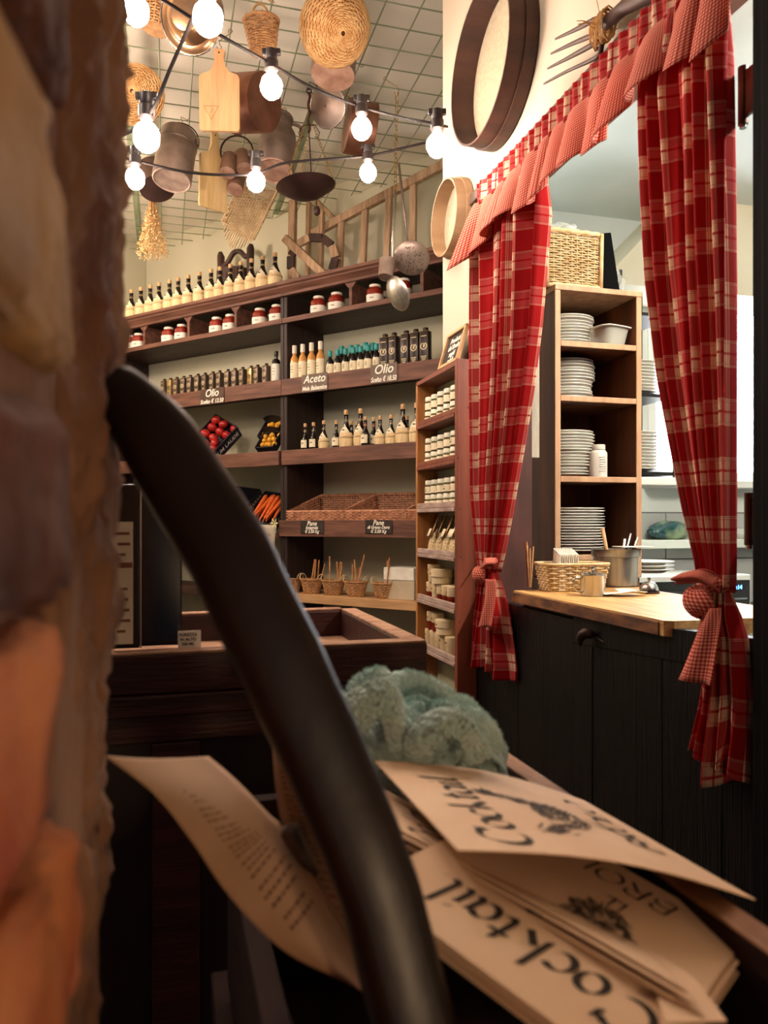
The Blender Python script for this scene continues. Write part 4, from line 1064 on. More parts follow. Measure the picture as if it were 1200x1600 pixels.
# ---- black plate rack with plates
rkY = 2.95; rpos = P(985, 740, rkY)
rk = thing('plate_rack', 'black plate rack half hidden behind the plate cabinet', 'rack', (rpos.x, rpos.y, rpos.z), AW)
RH = P(985, 440, rkY).z-rpos.z
M_rack = mat('black rack', '#141414', rough=.4)
for x in (-.118, .118):
    for y in (-.11, .11):
        q = MB(); q.box((x, y, RH/2-.02), (.014, .014, RH+.04), b=.002); q.build('post', M_steeld if (x > 0 and y < 0) else M_rack, rk)
for z in (0, P(985, 622, rkY).z-rpos.z, P(985, 500, rkY).z-rpos.z):
    q = MB(); q.box((0, 0, z-.006), (.23, .22, .012)); q.build('rack_shelf', M_rack, rk)
q = MB(); q.box((0, .115, RH/2), (.25, .006, RH)); q.build('back_plate', M_rack, rk)
for (zz, n, nm) in ((0, 12, 'lower'), (P(985, 622, rkY).z-rpos.z, 10, 'upper')):
    for k in range(n):
        o = bpy.data.objects.new('plate', plate_me); C.objects.link(o); o.location = rpos+Vector((0, 0, zz+.001+k*.0125)); o.scale = (.98, .98, 1.05)
        tag(o, 'white plate in the %s stack of the black rack, %s from the bottom' % (nm, ORD[k]), 'plate', 'plates in the black rack')
# rack stands on a steel worktop bracket: the white shelf under it
q = MB(); q.box((0, 0, -.035), (.34, .26, .03), b=.003)
o = q.build('wall_shelf', M_frame); o.location = rpos; o.rotation_euler = (0, 0, AW); tag(o, 'white board shelf under the black plate rack', 'shelf')
# ---- plank hanging left of the cabinet and straws
q = MB(); a0 = P(834, 330, 2.42); b0_ = P(834, 716, 2.42); q.bar(b0_, a0, .022, .03, up=(1, .3, 0), bev=.003)
tag(q.build('wooden_lath', mat('grey lath', '#9a9182', '#b3aa9a', rough=.7, scale=6, stretch=(6, 6, 1))), 'grey upright lath between the tartan curtain and the plate cabinet', 'lath')
sb = thing('straw_bundle', 'bundle of dry straws beside the napkin basket', 'straws', onz(827, 917, CTZ))
for k in range(9):
    q = MB(); dx = random.uniform(-.012, .012); dy = random.uniform(-.01, .01); q.tube([(dx*.4, dy, 0), (dx*1.2, dy+.004, .12+random.uniform(-.03, .02))], .0022, 5); q.build('straw', M_wicker, sb)
# ================================================================ things on the counter
nbk = thing('napkin_basket', 'low pale wicker basket of napkins on the counter', 'basket', onz(893, 922, CTZ), AW-.1)
q = MB(); weave(q, sbox_surf(.155, .085, .18, .11, .072, 7), 11, 30, .0032, .0026, seg=4); q.build('weave', M_wickerp, nbk, smooth=True)
q = MB(); f_ = sbox_surf(.182, .112, .182, .112, 1, 7); q.tube([Vector(f_(i/50, 0)[0])+Vector((0, 0, .073)) for i in range(50)], .0045, 6, closed=True); q.build('rim', M_wickerp, nbk, smooth=True)
q = MB(); q.box((0, 0, .003), (.15, .08, .005)); q.build('floor_panel', M_wickerp, nbk)
for k in range(9):
    q = MB(); q.box((0, 0, 0), (.1, .0035, .1), b=.0012); o = q.build('napkin', M_paper)
    o.location = nbk.location+KF.x*(-.045+.0065*k)+KF.y*(.0)+Vector((0, 0, .058)); o.rotation_euler = (0, R(-8), AW+R(72))
    tag(o, 'white napkin standing in the wicker basket, %s from the curtain side' % ORD[k], 'napkin', 'napkins in the basket')
cp = thing('creamer', 'small lidded steel cream jug on the counter front', 'jug', onz(926, 931, CTZ), AW)
q = MB(); q.lathe([(.029, 0), (.031, .002), (.031, .05), (.0325, .052), (.0325, .054)], 28); q.build('body', M_steel, cp, smooth=40)
q = MB(); q.lathe([(.032, .054), (.031, .057), (.012, .06), (.003, .061), (.003, .066), (.006, .069), (.005, .074), (.001, .075)], 24); q.build('lid', M_steel, cp, smooth=40)
q = MB(); q.tube(smooth_path([Vector((-.03, 0, .046)), Vector((-.05, 0, .046)), Vector((-.054, 0, .028)), Vector((-.044, 0, .014)), Vector((-.03, 0, .01))], 5), .0026, 8); q.build('handle', M_steel, cp, smooth=True)
pt = thing('steel_pot', 'steel bain-marie pot of utensils behind the cream jug', 'pot', onz(962, 915, CTZ), AW)
ph_ = .108
q = MB(); q.lathe([(.058, 0), (.061, .003), (.064, ph_*.78), (.07, ph_*.8), (.07, ph_-.004), (.073, ph_), (.066, ph_-.002), (.06, .006)], 32, capt=True); q.build('body', M_steeld, pt, smooth=40)
for k, (dx, dy, hh, m_) in enumerate(((-.03, .0, .06, M_lightwood), (.015, -.02, .03, M_white), (.04, .02, .045, M_steel), (.05, .0, .035, M_steel))):
    q = MB(); q.tube([(dx*.4, dy, .02), (dx*1.3, dy*1.2, ph_+hh)], .006 if k == 0 else .0035, 8)
    o = q.build('utensil', m_, smooth=True); o.location = pt.location
    tag(o, ['pale wooden spoon handle sticking out of the steel pot', 'white plastic spoon handle in the steel pot', 'steel fork handle at the far side of the pot', 'short steel tong end in the pot'][k], 'utensil')
q = MB(); q.box((.05, -.01, ph_+.006), (.1, .06, .003), b=.001); o = q.build('white_card', M_paper); o.location = pt.location; o.rotation_euler = (0, 0, AW); tag(o, 'white card lying across the rim of the steel pot', 'card')
def paper(loc, w, d, rz, label, seed, curl=.012):
    q = MB(); rr_ = random.Random(seed); a = rr_.uniform(0, 3)
    q.grid(lambda u, v: ((u-.5)*w, (v-.5)*d, .004+curl*(u**2)+.004*math.sin(v*5+a)), 12, 10); o = q.build('receipt', M_paper, smooth=True, solid=.0012); o.location = loc; o.rotation_euler = (0, 0, rz)
    return tag(o, label, 'receipt', 'receipts on the counter')
paper(onz(962, 931, CTZ), .085, .06, AW-.5, 'crumpled white receipt between the cream jug and the bell', 1, .01)
paper(onz(985, 929, CTZ+.003)+Vector((0, 0, .006)), .07, .05, AW+.3, 'white receipt lying nearest the service bell', 2, -.004)
bl = thing('service_bell', 'chrome service bell on the counter', 'bell', onz(1014, 927, CTZ), AW)
q = MB(); q.lathe([(.026, 0), (.027, .002), (.026, .006), (.018, .008)], 28); q.build('base', M_iron, bl, smooth=40)
q = MB(); q.lathe([(.025, .009), (.0245, .012), (.021, .022), (.013, .029), (.003, .031)], 28); q.build('dome', M_steel, bl, smooth=40)
q = MB(); q.lathe([(.003, .031), (.003, .036), (.005, .037), (.004, .041)], 12); q.build('button', M_steel, bl, smooth=40)
for k in range(3):
    o = bpy.data.objects.new('plate', plate_me); C.objects.link(o); b_ = P(1010, 894, 2.75); o.location = b_+Vector((0, 0, .0135*k)); o.scale = (.95, .95, 1)
    tag(o, 'white plate above the microwave, %s of a low stack' % ORD[k], 'plate', 'plates above the microwave')
# ---- kitchen worktop with microwave
MWY = 2.98
mx0 = KF.at(975, 900, MWY)[0]; mx1 = KF.at(1174, 900, MWY)[0]; _, mz1 = KF.at(1100, 899, MWY); mz0 = mz1-.27
q = MB(); q.box(((KF.at(900, 800, 2.9)[0]+KX1-.02)/2, 3.14, mz0-.02), (KX1-.02-KF.at(900, 800, 2.9)[0], .54, .04), KF.M, b=.004); tag(q.build('worktop', M_steeld), 'steel kitchen worktop under the microwave', 'worktop')
mw = thing('microwave', 'white microwave with black door and blue clock display', 'microwave', KF.w(mx0, MWY, mz0), AW)
MW = mx1-mx0
def mbx(name, x0, x1, y0, y1, z0, z1, m, b=.003, par=None):
    q = MB(); q.box(((x0+x1)/2, (y0+y1)/2, (z0+z1)/2), (x1-x0, y1-y0, z1-z0), b=b); return q.build(name, m, par or mw)
mbx('body', 0, MW, .004, .36, 0, .27, M_frame, .006)
dd = mbx('door', .012, MW*.70, -.008, .005, .012, .245, mat('black glass', '#101312', rough=.1, spec=.7))
mbx('door_window', .04, MW*.65, -.0095, -.007, .05, .2, mat('door mesh', '#39403c', rough=.3), .001, dd)
cpn = mbx('control_panel', MW*.75, MW-.014, -.008, .005, .012, .245, mat('black panel', '#17191b', rough=.25))
mbx('display', MW*.80, MW-.03, -.0095, -.007, .198, .228, mat('display glass', '#060a14', rough=.1), .001, cpn)
child(text_mesh('0:14', .026, 0, bold=.0006), 'digits', mat('blue digits', '#3f8cff', emis=9), cpn, ((MW*.80+MW-.03)/2, -.0105, .204), (R(90), 0, 0))
for k in range(4): mbx('button_row', MW*.79, MW-.03, -.0095, -.007, .155-.035*k, .163-.035*k, mat('grey key', '#7d848c', rough=.4), .001, cpn)
q = MB(); q.tube([(MW*.725, -.03, .03), (MW*.725, -.03, .225)], .008, 10); q.build('handle', M_frame, dd, smooth=True)
crumple('salad_bag', 'teal plastic bag of salad leaves on the tiled ledge', 'bag', KF.w(kf_x(1046, KY-.07), KY-.07, LZ), (.25, .1, .1), mat('salad in film', '#14474a', '#8aa07a', rough=.2, scale=9, coat=.6, ramp=(.42, .62)), 12, 34, 18, .22, rz=AW)
o = crumple('plastic_bag', 'small clear bag on the ledge beside the lower hinge', 'bag', KF.w(kf_x(1158, KY-.07), KY-.07, LZ), (.09, .08, .06), M_film, 31, amp=.3, rz=AW)
# ================================================================ things on top of the shelves
def sfp(px, py, yo): x, z = SF.at(px, py, yo); return SF.w(x, yo, z)
ZT = Z_corn1-.004
ld = thing('ladder', 'old grey wooden ladder leaning sideways on top of the shelves', 'ladder')
def clampz(p, z): return Vector((p.x, p.y, max(p.z, z)))
q = MB(); q.bar(sfp(488, 366, .2), sfp(700, 254, .2), .05, .035, up=SF.y, bev=.004); q.build('rail', M_oldwood, ld)
q = MB(); q.bar(Vector((sfp(520, 430, .2).x, sfp(520, 430, .2).y, ZT+.028)), Vector((sfp(700, 400, .2).x, sfp(700, 400, .2).y, ZT+.06)), .05, .035, up=SF.y, bev=.004); q.build('rail', M_oldwood, ld)
for (xa, ya, xb) in ((534, 345, 530), (571, 327, 566), (608, 308, 604), (646, 285, 645)):
    a = sfp(xa, ya, .2); xr, _ = SF.at(xb, 430, .2); b = SF.w(xr, .2, ZT+.02); q = MB(); q.bar(b, a, .042, .024, up=SF.y, bev=.004); q.build('rung', M_oldwood, ld)
ts = thing('wooden_trestle', 'rough wooden trestle frame with a diagonal plank left of the ladder', 'trestle')
for (x, ytop, w, yo) in ((458, 312, .055, .24), (483, 316, .03, .22), (503, 330, .032, .16)):
    a = sfp(x, ytop, yo); xr, _ = SF.at(x-3, 430, yo); b = SF.w(xr, yo, ZT+.002); q = MB(); q.bar(b, a, w, .03, up=SF.y, bev=.004); q.build('post', M_oldwood, ts)
q = MB(); a = sfp(445, 372, .06); b = sfp(508, 436, .06); b.z = max(b.z, ZT+.025); q.bar(b, a, .05, .035, up=SF.y, bev=.005); q.build('diagonal_plank', M_oldwood, ts)
q = MB(); q.bar(sfp(495, 315, .22), sfp(525, 345, .22), .03, .03, up=SF.y, bev=.004); q.build('brace', M_oldwood, ts)
wr = thing('wheel_rim', 'broken bent wooden wheel rim standing behind the diagonal plank', 'wheel rim')
cxr, czr = SF.at(490, 412, .12); RR = .155; czr = ZT+RR+.002
segs = 11
for k in range(segs):
    a0_, a1_ = 2*math.pi*k/segs, 2*math.pi*(k+.97)/segs; q = MB()
    pts = [SF.w(cxr+RR*math.cos(a)*.95, .11+.04*math.cos(a), czr+RR*math.sin(a)*.92) for a in (a0_, a1_)]
    q.bar(pts[0], pts[1], .02, .05, up=(pts[0]+pts[1])/2-SF.w(cxr, .11, czr), bev=.003); q.build('rim_segment', M_bent if k % 3 else M_oldwood, wr)
pl_ = thing('wooden_pail', 'dark wooden pail with an arched carved handle on the shelf top', 'pail', SF.w(SF.at(368, 420, .24)[0], .24, ZT), SF.th)
HP_ = SF.at(368, 388, .24)[1]-ZT
for s_ in (-1, 1):
    q = MB(); q.tube([(s_*.135, 0, .0), (s_*.137, 0, HP_*.6), (s_*.14, 0, HP_*.93), (s_*.146, 0, HP_)], [.024, .025, .026, .014], 10); q.build('post', M_bent, pl_, smooth=True)
q = MB(); q.tube(smooth_path([Vector((-.14, 0, HP_*.76)), Vector((-.08, 0, HP_*.79)), Vector((-.02, 0, HP_*.93)), Vector((.04, 0, HP_*.93)), Vector((.09, 0, HP_*.83)), Vector((.14, 0, HP_*.83))], 6), .018, 8); q.build('handle_bar', M_bent, pl_, smooth=True)
for k in range(14):
    a = 2*math.pi*k/14; q = MB(); q.box((.118, 0, HP_*.31), (.016, .052, HP_*.62), Matrix.Rotation(a, 4, 'Z'), b=.003); q.build('stave', M_bent, pl_)

# ================================================================ produce and baskets on the shelves
def make_small_basket():
    t = thing('small_basket', 'b', 'basket')
    q = MB(); weave(q, ring_surf(.043, .062, .085, 1.15, .9), 9, 22, .0036, .0028, seg=4); q.build('weave', M_wicker, t, smooth=True)
    q = MB(); q.tube([(.064*1.15*math.cos(i*.21), .064*.9*math.sin(i*.21), .086+.002*math.sin(i*2)) for i in range(30)], .0052, 6, closed=True); q.build('rim', M_wicker, t, smooth=True)
    q = MB(); q.lathe([(.043, .0), (.043, .004)], 20, sx=1.15, sy=.9); q.build('base', M_wicker, t)
    for s_ in (-1, 1):
        q = MB(); q.tube([(s_*.07+s_*.006*math.sin(a), .03*math.cos(a), .086+.034*math.sin(a)) for a in [math.pi*k/10 for k in range(11)]], .003, 6); q.build('handle', M_wickerp, t, smooth=True)
    return t
bk0 = make_small_basket()
BX = [(455, 'first of five, beside the curved handle'), (487, 'second of five baskets'), (521, 'third of five baskets'), (556, 'fourth of five baskets'), (600, 'last of five baskets, beside the white box')]
M_stick = mat('breadstick', '#a8683a', '#cf9a63', rough=.7, scale=20)
for i, (x, lb) in enumerate(BX):
    o = bk0 if i == 0 else copy_tree(bk0); on_shelf(o, x, Z_b1, .085); tag(o, 'small wicker basket on the pale shelf, '+lb, 'basket', 'small wicker baskets on the lowest shelf')
    n = (0, 5, 5, 6, 3)[i]
    for k in range(n):
        q = MB(); bx_ = random.uniform(-.03, .03); by_ = random.uniform(-.02, .02); tx_ = bx_+random.uniform(-.01, .06); ty_ = by_+random.uniform(-.02, .03); h_ = random.uniform(.16, .25)
        q.tube(smooth_path([Vector((bx_, by_, .01)), Vector(((bx_+tx_)/2+.004, (by_+ty_)/2, h_*.5)), Vector((tx_, ty_, h_))], 4), [.005]*8+[.004], 7)
        s_ = q.build('breadstick', M_stick, smooth=True); s_.location = o.location; s_.rotation_euler = o.rotation_euler
        tag(s_, 'thin %s breadstick standing in the %s small basket' % (('long', 'short', 'bent', 'pale', 'dark', 'leaning')[k], ORD[i]), 'breadstick', 'breadsticks in the small baskets')
wx_ = thing('white_box', 'plain white box at the end of the lowest shelf beside the narrow shelf', 'box', SF.w(SF.at(632, 900, .12)[0], .12, Z_b1), SF.th)
q = MB(); q.box((0, .02, .055), (.2, .16, .11), b=.003); q.build('carton', mat('pale carton', '#b9a78c', '#c6b69c', rough=.8, scale=10), wx_)
q = MB(); q.box((0, .018, .145), (.2, .165, .07), b=.003); q.build('carton_lid', M_paper, wx_)
# slanted wicker trays
def make_tray(W):
    t = thing('wicker_tray', 't', 'basket'); D = .34; hf, hb = .055, .165
    def wall(p0, p1, h0, h1, n):
        def f(u, v): 
            p = Vector(p0).lerp(Vector(p1), u); return ((p.x, p.y, (h0+(h1-h0)*u)*v+.004), n)
        return f
    q = MB(); weave(q, wall((-W/2, 0, 0), (W/2, 0, 0), hf, hf, (0, -1, 0)), 6, 20, .0046, .0035, closed=False, seg=4); q.build('front_wall', M_wickerr, t, smooth=True)
    q = MB(); weave(q, wall((-W/2, D, 0), (W/2, D, 0), hb, hb, (0, -1, 0)), 12, 20, .0046, .0035, closed=False, seg=4); q.build('back_wall', M_wickerr, t, smooth=True)
    for s_ in (-1, 1):
        q = MB(); weave(q, wall((s_*W/2, 0, 0), (s_*W/2, D, 0), hf, hb, (1, 0, 0)), 9, 16, .0046, .0035, closed=False, seg=4); q.build('side_wall', M_wickerr, t, smooth=True)
    q = MB(); q.tube([(-W/2, 0, hf+.006), (W/2, 0, hf+.006), (W/2, D, hb+.006), (-W/2, D, hb+.006)], .006, 6, closed=True); q.build('rim', M_wickerr, t, smooth=True)
    q = MB(); q.box((0, D/2, .004), (W-.006, D-.006, .006)); q.build('base', M_wickerr, t)
    return t
xs = [SF.at(p, 805, .006)[0] for p in (447, 537.5, 635)]
ty0 = make_tray(xs[1]-xs[0]-.004)
for k, (a, b) in enumerate(((xs[0], xs[1]), (xs[1], xs[2]), (xs[2], 2*xs[2]-xs[1]))):
    o = ty0 if k == 0 else copy_tree(ty0); o.location = SF.w((a+b)/2, .01, Z_p1-.006); o.rotation_euler = (0, 0, SF.th)
    if k: o.scale = ((b-a)/(xs[1]-xs[0]), 1, 1)
    if k == 2: o.scale = (.32, 1, 1); o.location = SF.w(a+.32*(xs[1]-xs[0])/2+.004, .01, Z_p1-.006)
    tag(o, ['empty reddish wicker tray next to the middle upright', 'empty reddish wicker tray in the middle of the bread shelf', 'end of a reddish wicker tray beside the narrow shelf'][k], 'basket', 'wicker bread trays')
# crates of produce
def crate(name, label, W, D, H, m, loc, rot, text=None, slots=False, flare=1.0):
    t = thing(name, label, 'crate', loc, rot=rot)
    def panel(nm, c, d):
        q = MB(); q.box(c, d, b=.002); return q.build(nm, m, t)
    panel('base', (0, 0, .004), (W, D, .006))
    fr_ = panel('front_panel', (0, -D/2, H/2), (W, .006, H)); panel('back_panel', (0, D/2, H/2), (W, .006, H))
    for s_ in (-1, 1):
        pn_ = panel('side_panel', (s_*W/2, 0, H/2), (.006, D, H))
        if slots:
            q = MB()
            for k in range(9): q.box((s_*(W/2+.0034), -D/2+D*(k+.8)/9.6, H*.55), (.001, D*.05, H*.3))
            q.build('slots', mat('slot print', '#b9a08c', rough=.8), pn_)
        if text and s_ == 1:
            child(text_mesh(text, H*.42, .1, bold=.0006), 'lettering', M_chalk, pn_, (s_*(W/2+.0036), 0, H*.34), (R(90), 0, R(90)))
    return t
M_crblk = mat('black crate', '#15131a', '#1d1a22', rough=.5, scale=10); M_crpur = mat('purple black card', '#1b1524', '#261d30', rough=.6, scale=10)
# tomatoes: black carton tipped towards the camera, CUM LAUDE on its side
tc_loc = SF.w(SF.at(338, 700, .16)[0], .16, Z_t1+.035)
tcr = crate('tomato_crate', 'dark carton of red tomatoes tilted on the middle shelf', .21, .27, .1, M_crpur, tc_loc, (R(28), R(0), SF.th-R(38)), 'CUM LAUDE')
M_tom = mat('tomato', '#9c1a1a', '#c63a30', rough=.25, scale=6, rnd=.12); M_calyx = mat('calyx', '#3d5226', rough=.7)
tm_ = MB(); tm_.lathe([(.004, 0), (.018, .002), (.031, .014), (.034, .027), (.03, .042), (.018, .051), (.004, .049)], 16); tom_me = tm_.mesh('tomato', smooth=True); tom_me.materials.append(M_tom)
st = MB()
for k in range(5):
    a = 2*math.pi*k/5; st.add([(0, 0, .0505), (.004*math.cos(a+.6), .004*math.sin(a+.6), .052), (.017*math.cos(a), .017*math.sin(a), .0545), (.004*math.cos(a-.6), .004*math.sin(a-.6), .052)], [(0, 1, 2, 3)])
cal_me = st.mesh('calyx'); cal_me.materials.append(M_calyx)
def orient(o, z, x):
    # z: opening direction, x: side direction, both in the shelf frame
    zz = Vector(z).normalized(); xx = Vector(x); xx = (xx-zz*xx.dot(zz)).normalized(); yy = zz.cross(xx)
    L_ = Matrix(((xx.x, yy.x, zz.x), (xx.y, yy.y, zz.y), (xx.z, yy.z, zz.z))); Rz = Matrix.Rotation(SF.th, 3, 'Z')
    o.rotation_euler = (Rz @ L_).to_euler()
orient(tcr, (.29, -.75, .45), (.78, .18, -.5)); tcr.location = SF.w(SF.at(341, 680, .15)[0], .15, Z_t1+.1)
bpy.context.view_layer.update(); Mt = tcr.matrix_world
n = 0
for iy in range(4):
    for ix in range(3):
        o = bpy.data.objects.new('tomato', tom_me); C.objects.link(o)
        o.location = Mt @ Vector((-.066+.066*ix+random.uniform(-.004, .004), -.098+.065*iy, .062)); o.rotation_euler = (R(28)+random.uniform(-.6, .6), random.uniform(-.6, .6), random.uniform(0, 6))
        s_ = bpy.data.objects.new('calyx', cal_me); C.objects.link(s_); s_.parent = o
        tag(o, 'red tomato in the dark carton, row %s from the front, %s across' % (ORD[iy], ORD[ix]), 'tomato', 'tomatoes in the dark carton'); n += 1
# yellow tomatoes in two stacked punnets beside the upright
M_yel = mat('yellow tomato', '#c98a1e', '#e8b23c', rough=.25, scale=6, rnd=.1)
ym = MB(); ym.lathe([(.003, 0), (.012, .003), (.0165, .014), (.0165, .022), (.012, .032), (.003, .035)], 12); yel_me = ym.mesh('yellow_tomato', smooth=True); yel_me.materials.append(M_yel)
for k, (px, dz, yo) in enumerate(((425, .0, .1), (428, .085, .19))):
    lc = SF.w(SF.at(px, 690, yo)[0], yo, Z_t1+.055+dz)
    pc = crate('produce_punnet', ['lower dark punnet of yellow tomatoes beside the upright', 'upper dark punnet of yellow tomatoes beside the upright'][k], .15, .13, .05, M_crblk, lc, (R(52), 0, SF.th))
    bpy.context.view_layer.update(); Mp = pc.matrix_world
    for iy in range(3):
        for ix in range(4):
            o = bpy.data.objects.new('yellow_tomato', yel_me); C.objects.link(o); o.location = Mp @ Vector((-.051+.034*ix, -.04+.037*iy, .03)); o.rotation_euler = (R(52), 0, random.uniform(0, 6))
            tag(o, 'yellow tomato in the %s punnet, row %s, %s across' % (('lower', 'upper')[k], ORD[iy], ORD[ix]), 'tomato', 'yellow tomatoes in the punnets')
    q = MB(); q.grid(lambda u, v: ((u-.5)*.15, .065+.0*v, .05+.05*v-.02*(2*u-1)**2*v), 8, 2); q.build('card_flap', M_crblk, pc, solid=.002)
# carrots in a tilted black crate, empty black crate beside it
lc = SF.w(SF.at(424, 800, .14)[0], .14, Z_p0+.085)
cc_ = crate('carrot_crate', 'black slotted crate of carrots tilted towards the room', .2, .3, .085, M_crblk, lc, (R(33), 0, SF.th-R(30)), None, True)
orient(cc_, (.23, -.54, .7), (.92, .18, -.1)); cc_.location = SF.w(SF.at(423, 790, .17)[0], .17, Z_p0+.12)
bpy.context.view_layer.update(); Mc = cc_.matrix_world
M_car = mat('carrot', '#c8501c', '#e8793a', rough=.45, scale=20, stretch=(1, 8, 1), rnd=.1)
cm = MB(); cm.tube([(0, -.12, 0), (0, -.1, 0), (.002, 0, .002), (0, .1, 0), (0, .115, 0)], [.003, .007, .012, .0145, .008], 10); car_me = cm.mesh('carrot', smooth=True); car_me.materials.append(M_car)
for k in range(11):
    o = bpy.data.objects.new('carrot', car_me); C.objects.link(o); ix = k % 6; ly = k//6
    o.matrix_world = Mc @ Matrix.Translation((-.074+.029*ix+.014*ly, random.uniform(-.01, .01), .062+.024*ly)) @ Matrix.Rotation(random.uniform(-.12, .12), 4, 'Z')
    tag(o, 'orange carrot in the black crate, %s layer, %s from the pillar side' % (('lower', 'upper')[ly], ORD[ix]), 'carrot', 'carrots in the black crate')
lc = SF.w(SF.at(372, 790, .2)[0], .2, Z_p0+.1)
ec = crate('black_crate', 'empty black slotted crate tilted beside the carrots', .24, .3, .12, M_crblk, lc, (R(33), 0, SF.th-R(20)), None, True)
orient(ec, (.2, -.52, .74), (.92, .18, -.1)); ec.location = SF.w(SF.at(372, 790, .2)[0], .2, Z_p0+.14)
# paper price sheet with a flower sticker hung below
pp_ = thing('paper_notice', 'pale paper notice hanging below the carrot crate', 'notice', SF.w(SF.at(413, 845, -.02)[0], -.02, SF.at(413, 845, -.02)[1]), SF.th)
q = MB(); q.grid(lambda u, v: ((u-.5)*(.2-.05*(1-v)), -.004*math.sin(u*4)-.01*(1-v), (v-.5)*.2), 8, 8); q.build('sheet', mat('grey paper', '#b0a490', '#beb3a0', rough=.9, scale=8), pp_, smooth=True, solid=.001)
child(text_mesh('di Brolo', .03, .2), 'lettering', mat('brown ink', '#8a6a4a', rough=.9), pp_, (.01, -.006, .03), (R(90), 0, 0))
fl = MB()
for k in range(6):
    a = 2*math.pi*k/6; fl.add([(0, -.012, 0), (.02*math.cos(a-.3), -.016, .02*math.sin(a-.3)), (.036*math.cos(a), -.018, .036*math.sin(a)), (.02*math.cos(a+.3), -.016, .02*math.sin(a+.3))], [(0, 1, 2, 3)])
o = fl.build('flower', mat('yellow paper flower', '#d8d29a', rough=.8), pp_, solid=.001); o.location = (.1, -.004, .11)

# ================================================================ things hanging from the wire mesh
def hang(name, label, cat, px, py, Y, rot=(0, 0, 0), group='kitchenware hanging from the wire mesh'):
    return thing(name, label, cat, P(px, py, Y), rot=rot, group=group)
def hook_to_mesh(t, top, m=None, loopr=.012):
    """S-hook / wire from a local point up to the mesh, as a part of the thing"""
    bpy.context.view_layer.update(); Wm = t.matrix_world; a = Wm @ Vector(top); inv = Wm.inverted()
    h = MZ-a.z
    if h < .02: h = .02
    pts = [a+Vector((.012*math.sin(x), 0, .0))+Vector((0, 0, -.012*math.cos(x)+.012)) for x in [-2.2+k*.35 for k in range(11)]]
    axk, ayk = kfc(a); dxk = KF.x*((round((axk-.12)/cell)*cell+.12)-axk)
    pts = [a+Vector((-.010, 0, .008)), a+Vector((-.006, 0, -.004)), a+Vector((.004, 0, -.005)), a+Vector((.009, 0, .006)), a+Vector((.002, 0, .03)), dxk+a+Vector((0.004, 0, h-.008)), dxk+a+Vector((0, 0, h+.005)), dxk+a+Vector((-.008, 0, h+.002)), dxk+a+Vector((-.009, 0, h-.01))]
    q = MB(); q.tube([inv @ p for p in smooth_path(pts, 4)], .0018, 5); q.build('hook', m or M_brass, t, smooth=True)
def arc_handle(t, rx, z0, h, r=.003, m=M_iron, name='handle', n=14, tilt=0):
    q = MB(); q.tube([(rx*math.cos(math.pi*k/n), tilt*math.sin(math.pi*k/n), z0+h*math.sin(math.pi*k/n)) for k in range(n+1)], r, 6); return q.build(name, m, t, smooth=True)
# little basket with handle
t = hang('hanging_basket', 'small wicker basket with a twig handle under the wire mesh', 'basket', 411, 84, 3.05, (R(6), R(-4), .2))
q = MB(); weave(q, ring_surf(.046, .066, .118), 14, 18, .0042, .0032, seg=4); q.build('weave', M_wicker, t, smooth=True)
q = MB(); q.lathe([(.046, 0), (.046, .005)], 18); q.build('base', M_wicker, t)
q = MB(); q.tube([(.069*math.cos(i*.25), .069*math.sin(i*.25), .12+.003*math.sin(i*3)) for i in range(25)], .006, 6, closed=True); q.build('rim', M_wicker, t, smooth=True)
arc_handle(t, .036, .12, .07, .004, M_twine, tilt=.01); hook_to_mesh(t, (0, .01, .192), M_twine)
# big shallow round basket
def dish_basket(name, label, px, py, Y, r, dep, rot, m, hookp=None):
    t = hang(name, label, 'basket', px, py, Y, rot)
    def f(u, v):
        a = 2*math.pi*u; rr_ = max(.012, r*math.sin(v*1.45)/math.sin(1.45)); z = dep*(1-math.cos(v*1.5))/(1-math.cos(1.5)); nr = Vector((0, 0, -1))*(1-v)+Vector((math.cos(a), math.sin(a), 0))*v
        return ((rr_*math.cos(a), rr_*math.sin(a), z), nr.normalized())
    q = MB(); weave(q, f, int((r+dep*.6)/.0085), 26, .0042, .0036, seg=3, sr=.0035); q.build('weave', m, t, smooth=True)
    q = MB(); q.lathe([(.004, .008), (r*.5, .008+dep*.13), (r*.82, dep*.5), (r*.94, dep*.95)], 24, capb=False, capt=False); q.build('gap_backing', mat('basket inside', '#6a3c18', rough=.9), t, smooth=True)  # dark shell behind the weave stands in for shade in its gaps
    q = MB(); q.tube([(r*1.01*math.cos(i*.157), r*1.01*math.sin(i*.157), dep) for i in range(40)], .006, 6, closed=True); q.build('rim', m, t, smooth=True)
    if hookp: hook_to_mesh(t, hookp)
    return t
dish_basket('round_basket', 'large shallow round wicker basket hanging at the top edge', 536, 52, 2.9, .135, .13, (R(-46), R(-24), 0), mat('orange wicker', '#bf8c54', '#e0b67e', rough=.6, scale=30), (0, .13, .13))
dish_basket('round_basket', 'round wicker basket beside the pillar, seen edge on', 206, 142, 3.4, .125, .05, (R(-70), R(55), .3), mat('orange wicker', '#b97834'), (0, .12, .05))
t = hang('hanging_basket', 'wicker basket at the top left behind the shiny bowl', 'basket', 243, 47, 3.0, (0, R(8), 0))
q = MB(); weave(q, ring_surf(.05, .075, .15), 15, 18, .0045, .0034, seg=4); q.build('weave', M_wicker, t, smooth=True); q = MB(); q.lathe([(.05, 0), (.05, .005)], 18); q.build('base', M_wicker, t)
arc_handle(t, .06, .15, .09, .004, M_twine)
